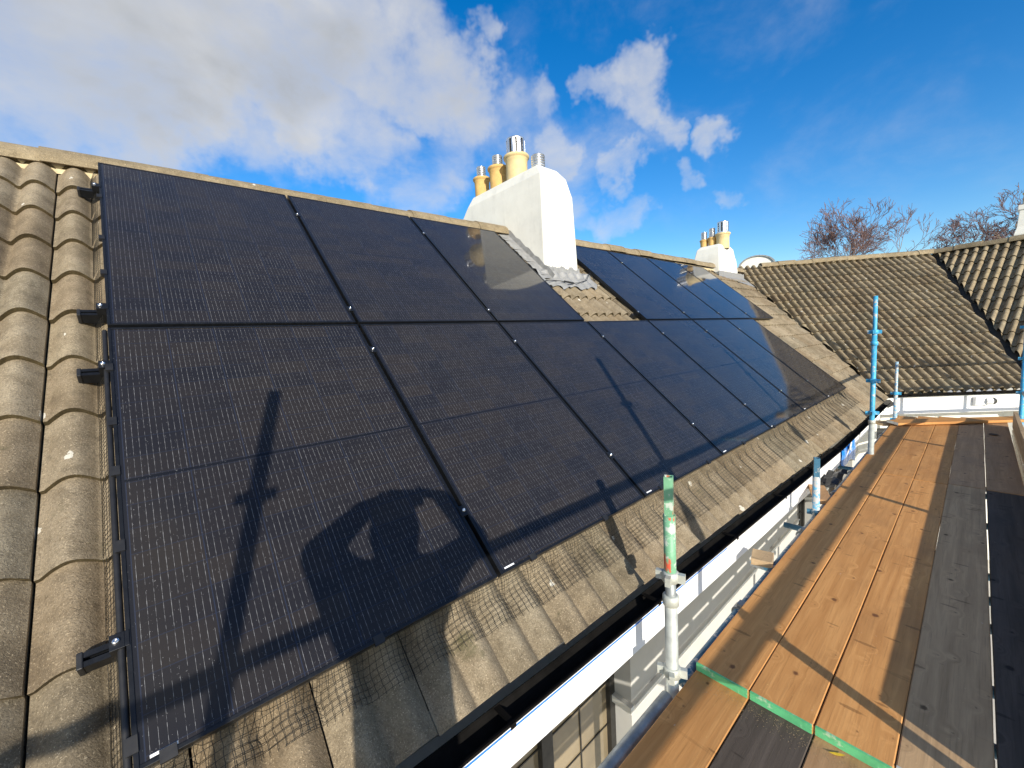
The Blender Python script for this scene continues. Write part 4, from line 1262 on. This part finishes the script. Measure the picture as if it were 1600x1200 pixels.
# ------------------------------------------------------------------ bare trees
M['bark'] = m_plain('bark', (.26, .20, .145), .9, 0, .35, 6, .5)
M['twig'] = m_plain('twigs', (.185, .115, .105), .85, 0, .3, 3, 0)
def tree(base, height, env, lean, seed, label):
    rr = random.Random(seed)
    root = thing('bare_tree', label, 'tree', base, (0, 0, rr.uniform(0, 6)), 'bare trees beyond the roofs')
    tr, tw = MB(), MB()
    cz, rx, rzz = env
    def outside(q): return (q.x / rx) ** 2 + (q.y / rx) ** 2 + ((q.z - cz) / rzz) ** 2 > 1 + rr.uniform(-.12, .22)
    def limb(p, d, L, r, depth):
        if depth > 2 and outside(p): return
        n = 3 if depth > 3 else 4
        pts = [p.copy()]; rs = [r]
        q = p.copy(); dd = d.copy()
        for i in range(n):
            dd = (dd + Vector((rr.gauss(0, .13), rr.gauss(0, .13), rr.gauss(.03, .09)))).normalized()
            q = q + dd * (L / n); pts.append(q.copy()); rs.append(max(.0125, r * (1 - .42 * (i + 1) / n)))
        (tr if depth < 4 else tw).tube(pts, rs, 7 if depth < 3 else 4 if depth < 5 else 3, caps=False)
        if depth >= 8: return
        kids = 3 if depth < 2 else (3 if rr.random() < (.75 if depth < 5 else .85) else 2)
        if depth == 0: kids = 5
        for k in range(kids):
            a = rr.uniform(0, 2 * math.pi) if depth else 2 * math.pi * k / kids + rr.uniform(-.3, .3)
            sp = rr.uniform(.28, .74) if depth else rr.uniform(.30, .85)
            perp = dd.orthogonal().normalized(); perp.rotate(Quaternion(dd, a))
            nd_ = (dd * math.cos(sp) + perp * math.sin(sp)); nd_.z += .05 if depth < 3 else .015; nd_.normalize()
            idx = n if k == 0 else rr.choice((n, n, n - 1)) if depth == 0 else rr.choice((n - 1, n, n - 2))
            limb(pts[idx], nd_, (height * .24 if depth == 0 else L) * rr.uniform(.66, .86), rs[idx] * rr.uniform(.60, .78), depth + 1)
    limb(Vector((0, 0, 0)), Vector((lean, 0, 1)).normalized(), cz - rzz * .75, height * .024, 0)
    tr.build('trunk', M['bark'], root)
    tw.build('crown', M['twig'], root)
tree((39.2, 3.0, -3.6), 12.2, (9.8, 4.7, 4.3), .0, 12, 'broad rounded bare tree rising over the middle of the wing ridge')
tree((38.6, 6.5, -3.6), 9.0, (9.2, 2.1, 2.6), .0, 23, 'low bare tree at the left foot of the big bare tree')
tree((45.0, -.9, -3.6), 9.0, (9.4, 2.0, 2.6), .0, 31, 'bare tree half hidden by the far right ridge')
tree((45.5, -3.0, -3.6), 10.0, (10.0, 2.0, 3.3), .0, 45, 'bare tree cut by the right edge beside the cream chimney')

# ------------------------------------------------------------------ the photographer and the phone
FW = Vector((.40313, .91514, 0)); RT = Vector((.91514, -.40313, 0))
def PP(lat, back, z): return Vector((CAM.x, CAM.y, 0)) + RT * lat - FW * back + Vector((0, 0, z))
def skin_mesh(name, nodes, edges, mat, parent, vox=None):
    """one continuous surface: ellipsoids swept along the skeleton, fused by a voxel remesh and smoothed"""
    bm = bmesh.new()
    def rad(n): return n[1] if isinstance(n[1], tuple) else (n[1], n[1])
    rmin = min(min(rad(n)) for n in nodes)
    for i, j in edges:
        a, b_ = nodes[i], nodes[j]; L = (b_[0] - a[0]).length
        ra, rb = rad(a), rad(b_)
        n = max(2, int(L / (min(min(ra), min(rb)) * .35)) + 1)
        for k in range(n + 1):
            t = k / n; p = a[0].lerp(b_[0], t)
            rl, rd = ra[0] + (rb[0] - ra[0]) * t, ra[1] + (rb[1] - ra[1]) * t
            rv = min(rl, rd)
            mtx = Matrix.Translation(p) @ Matrix((RT, FW, Vector((0, 0, 1)))).transposed().to_4x4() @ Matrix.Diagonal((rl, rd, rv, 1))
            bmesh.ops.create_icosphere(bm, subdivisions=2, radius=1.0, matrix=mtx)
    me = bpy.data.meshes.new(name); bm.to_mesh(me); bm.free()
    ob = bpy.data.objects.new(name, me); COL.objects.link(ob)
    rm_ = ob.modifiers.new('remesh', 'REMESH'); rm_.mode = 'VOXEL'; rm_.voxel_size = vox or max(.0022, rmin * .22); rm_.use_smooth_shade = True
    sm_ = ob.modifiers.new('smooth', 'SMOOTH'); sm_.factor = .6; sm_.iterations = 6
    dg = bpy.context.evaluated_depsgraph_get(); dg.update()
    m2 = bpy.data.meshes.new_from_object(ob.evaluated_get(dg))
    COL.objects.unlink(ob); bpy.data.objects.remove(ob)
    for p in m2.polygons: p.use_smooth = True
    m2.materials.clear(); m2.materials.append(mat)
    o = bpy.data.objects.new(name, m2); COL.objects.link(o)
    if parent: o.parent = parent
    return o
FZ = -.639
person = thing('person', 'person standing on the boards holding up a phone, casting the shadow on the first panel', 'person')
pel = PP(-.03, .34, .20); ch_ = PP(-.035, .33, .52); nk = PP(-.03, .30, .755)
shL, shR = PP(-.200, .28, .755), PP(.150, .28, .722)
elL, elR = PP(-.292, .13, .845), PP(.330, .14, .765)
wrL, wrR = PP(-.115, .095, .985), PP(.190, .10, .975)
hdL, hdR = PP(-.070, .075, .992), PP(.095, .08, 1.000)
hipL, hipR = PP(-.12, .34, .16), PP(.06, .34, .16)
knL, knR = PP(-.13, .32, -.20), PP(.07, .32, -.20)
anL, anR = PP(-.14, .37, FZ + .09), PP(.08, .37, FZ + .09)
toL, toR = PP(-.16, .20, FZ + .035), PP(.10, .20, FZ + .035)
body_nodes = [(pel, (.095, .075)), (ch_, (.120, .085)), (nk, .058), (PP(-.03, .285, .80), .055), (shL, .055), (elL, .040), (wrL, .028), (hdL, (.042, .020)),
              (shR, .055), (elR, .040), (wrR, .028), (hdR, (.042, .020)), (hipL, .065), (knL, .050), (anL, .042), (toL, .035), (hipR, .065), (knR, .050), (anR, .042), (toR, .035)]
# head shaped by a chain: jaw, middle, crown
body_nodes += [(PP(-.02, .255, .85), (.092, .090)), (PP(-.02, .265, .92), (.108, .110)), (PP(-.02, .275, .990), (.085, .085))]
body_edges = [(0, 1), (1, 2), (2, 3), (1, 4), (4, 5), (5, 6), (6, 7), (1, 8), (8, 9), (9, 10), (10, 11), (0, 12), (12, 13), (13, 14), (14, 15), (0, 16), (16, 17), (17, 18), (18, 19), (3, 20), (20, 21), (21, 22)]
body = skin_mesh('body', body_nodes, body_edges, M['skin'], person, .008)
# fingers and thumbs are merged into the body mesh
PHC = CAM - VIEW * .014 + RIGHT * .045 + DOWN * .012
def fingers(hand, sx):
    out = []
    for k in range(5):
        nodes = []
        if k < 4:
            base = hand + DOWN * (-.018 + .014 * k) + RIGHT * sx * .004
            tip = PHC + RIGHT * sx * (.070 - .004 * k) + DOWN * (-.026 + .017 * k) - VIEW * .012
            mid = (base + tip) / 2 + RIGHT * sx * .020 - VIEW * .006
            nodes = [(base, .0095), (mid, .0085), (tip + RIGHT * sx * .016, .0078), (tip, .0065)]
        else:
            base = hand + DOWN * .020
            tip = PHC + RIGHT * sx * .055 + DOWN * .030 - VIEW * .026
            nodes = [(base, .0115), ((base + tip) / 2 - VIEW * .014, .0100), (tip, .0080)]
        out.append(skin_mesh('finger', nodes, [(i, i + 1) for i in range(len(nodes) - 1)], M['skin'], None))
    return out
parts = fingers(hdL, -1) + fingers(hdR, 1)
# nose and ears
hc = PP(-.02, .265, .91)
parts.append(skin_mesh('nose', [(hc + FW * .088 + Vector((0, 0, .022)), .009), (hc + FW * .112 + Vector((0, 0, -.012)), .013)], [(0, 1)], M['skin'], None))
for sx in (-1, 1):
    parts.append(skin_mesh('ear', [(hc + RT * sx * .092 + Vector((0, 0, .02)), (.008, .014)), (hc + RT * sx * .095 + Vector((0, 0, -.015)), (.007, .010))], [(0, 1)], M['skin'], None))
bm = bmesh.new(); bm.from_mesh(body.data)
for q in parts:
    bm.from_mesh(q.data); COL.objects.unlink(q); bpy.data.objects.remove(q)
bm.to_mesh(body.data); bm.free()
for p in body.data.polygons: p.use_smooth = True
skin_mesh('jacket', [(PP(-.03, .34, .09), (.175, .125)), (PP(-.03, .34, .32), (.168, .125)), (PP(-.03, .33, .55), (.176, .135)), (PP(-.025, .30, .70), (.150, .115)), (PP(-.022, .285, .80), (.092, .085)),
                     (shL, .100), (elL, .066), (PP(-.135, .10, .965), .046), (shR, .085), (elR, .052), (PP(.200, .105, .960), .042)],
          [(0, 1), (1, 2), (2, 3), (3, 4), (2, 5), (3, 5), (5, 6), (6, 7), (2, 8), (3, 8), (8, 9), (9, 10)], M['cloth'], person, .010)
skin_mesh('trousers', [(PP(-.03, .34, .16), (.165, .110)), (PP(-.115, .34, .05), .098), (knL, .074), (PP(-.14, .37, FZ + .10), .062), (PP(.055, .34, .05), .098), (knR, .074), (PP(.08, .37, FZ + .10), .062)],
          [(0, 1), (1, 2), (2, 3), (0, 4), (4, 5), (5, 6)], M['trousers'], person, .010)
for an, to in ((anL, toL), (anR, toR)):
    skin_mesh('boot', [(an + Vector((0, 0, .07)), .056), (an + Vector((0, 0, -.03)), .054), (an + (to - an) * .5 + Vector((0, 0, -.01)), (.050, .044)), (to + Vector((0, 0, .002)), (.046, .034))], [(0, 1), (1, 2), (2, 3)], M['boots'], person, .008)
skin_mesh('hair', [(PP(-.02, .325, .92), (.100, .068)), (PP(-.02, .30, .990), (.100, .085)), (PP(-.02, .262, 1.018), (.080, .054))], [(0, 1), (1, 2)], M['hair'], person, .007)
for sx in (-1, 1):
    e = MB(); c = hc + FW * .083 + RT * sx * .031 + Vector((0, 0, .026))
    e.lathe([(.001, -.011), (.008, -.008), (.011, 0), (.008, .008), (.001, .011)], c, 12, False)
    e.build('eye', M['sticker'], person)
e = MB(); c = hc + FW * .092 + Vector((0, 0, -.045)); e.box(c, (.046, .010, .009), Matrix((RT, FW, Vector((0, 0, 1)))).transposed()); e.build('mouth', M['terracotta'], person, .003)
phone = thing('smartphone', 'phone held up in the photographer\'s hands, seen only as part of the shadow', 'phone')
MC = Matrix((RIGHT, -DOWN, -VIEW)).transposed()
s = MB(); s.box(CAM - VIEW * .014 + RIGHT * .045 + DOWN * .012, (.158, .074, .008), MC); s.build('case', M['black_plastic'], phone, .003)
s = MB(); s.box(CAM - VIEW * .0185 + RIGHT * .045 + DOWN * .012, (.150, .068, .0008), MC); s.build('screen', M['pane'], phone)
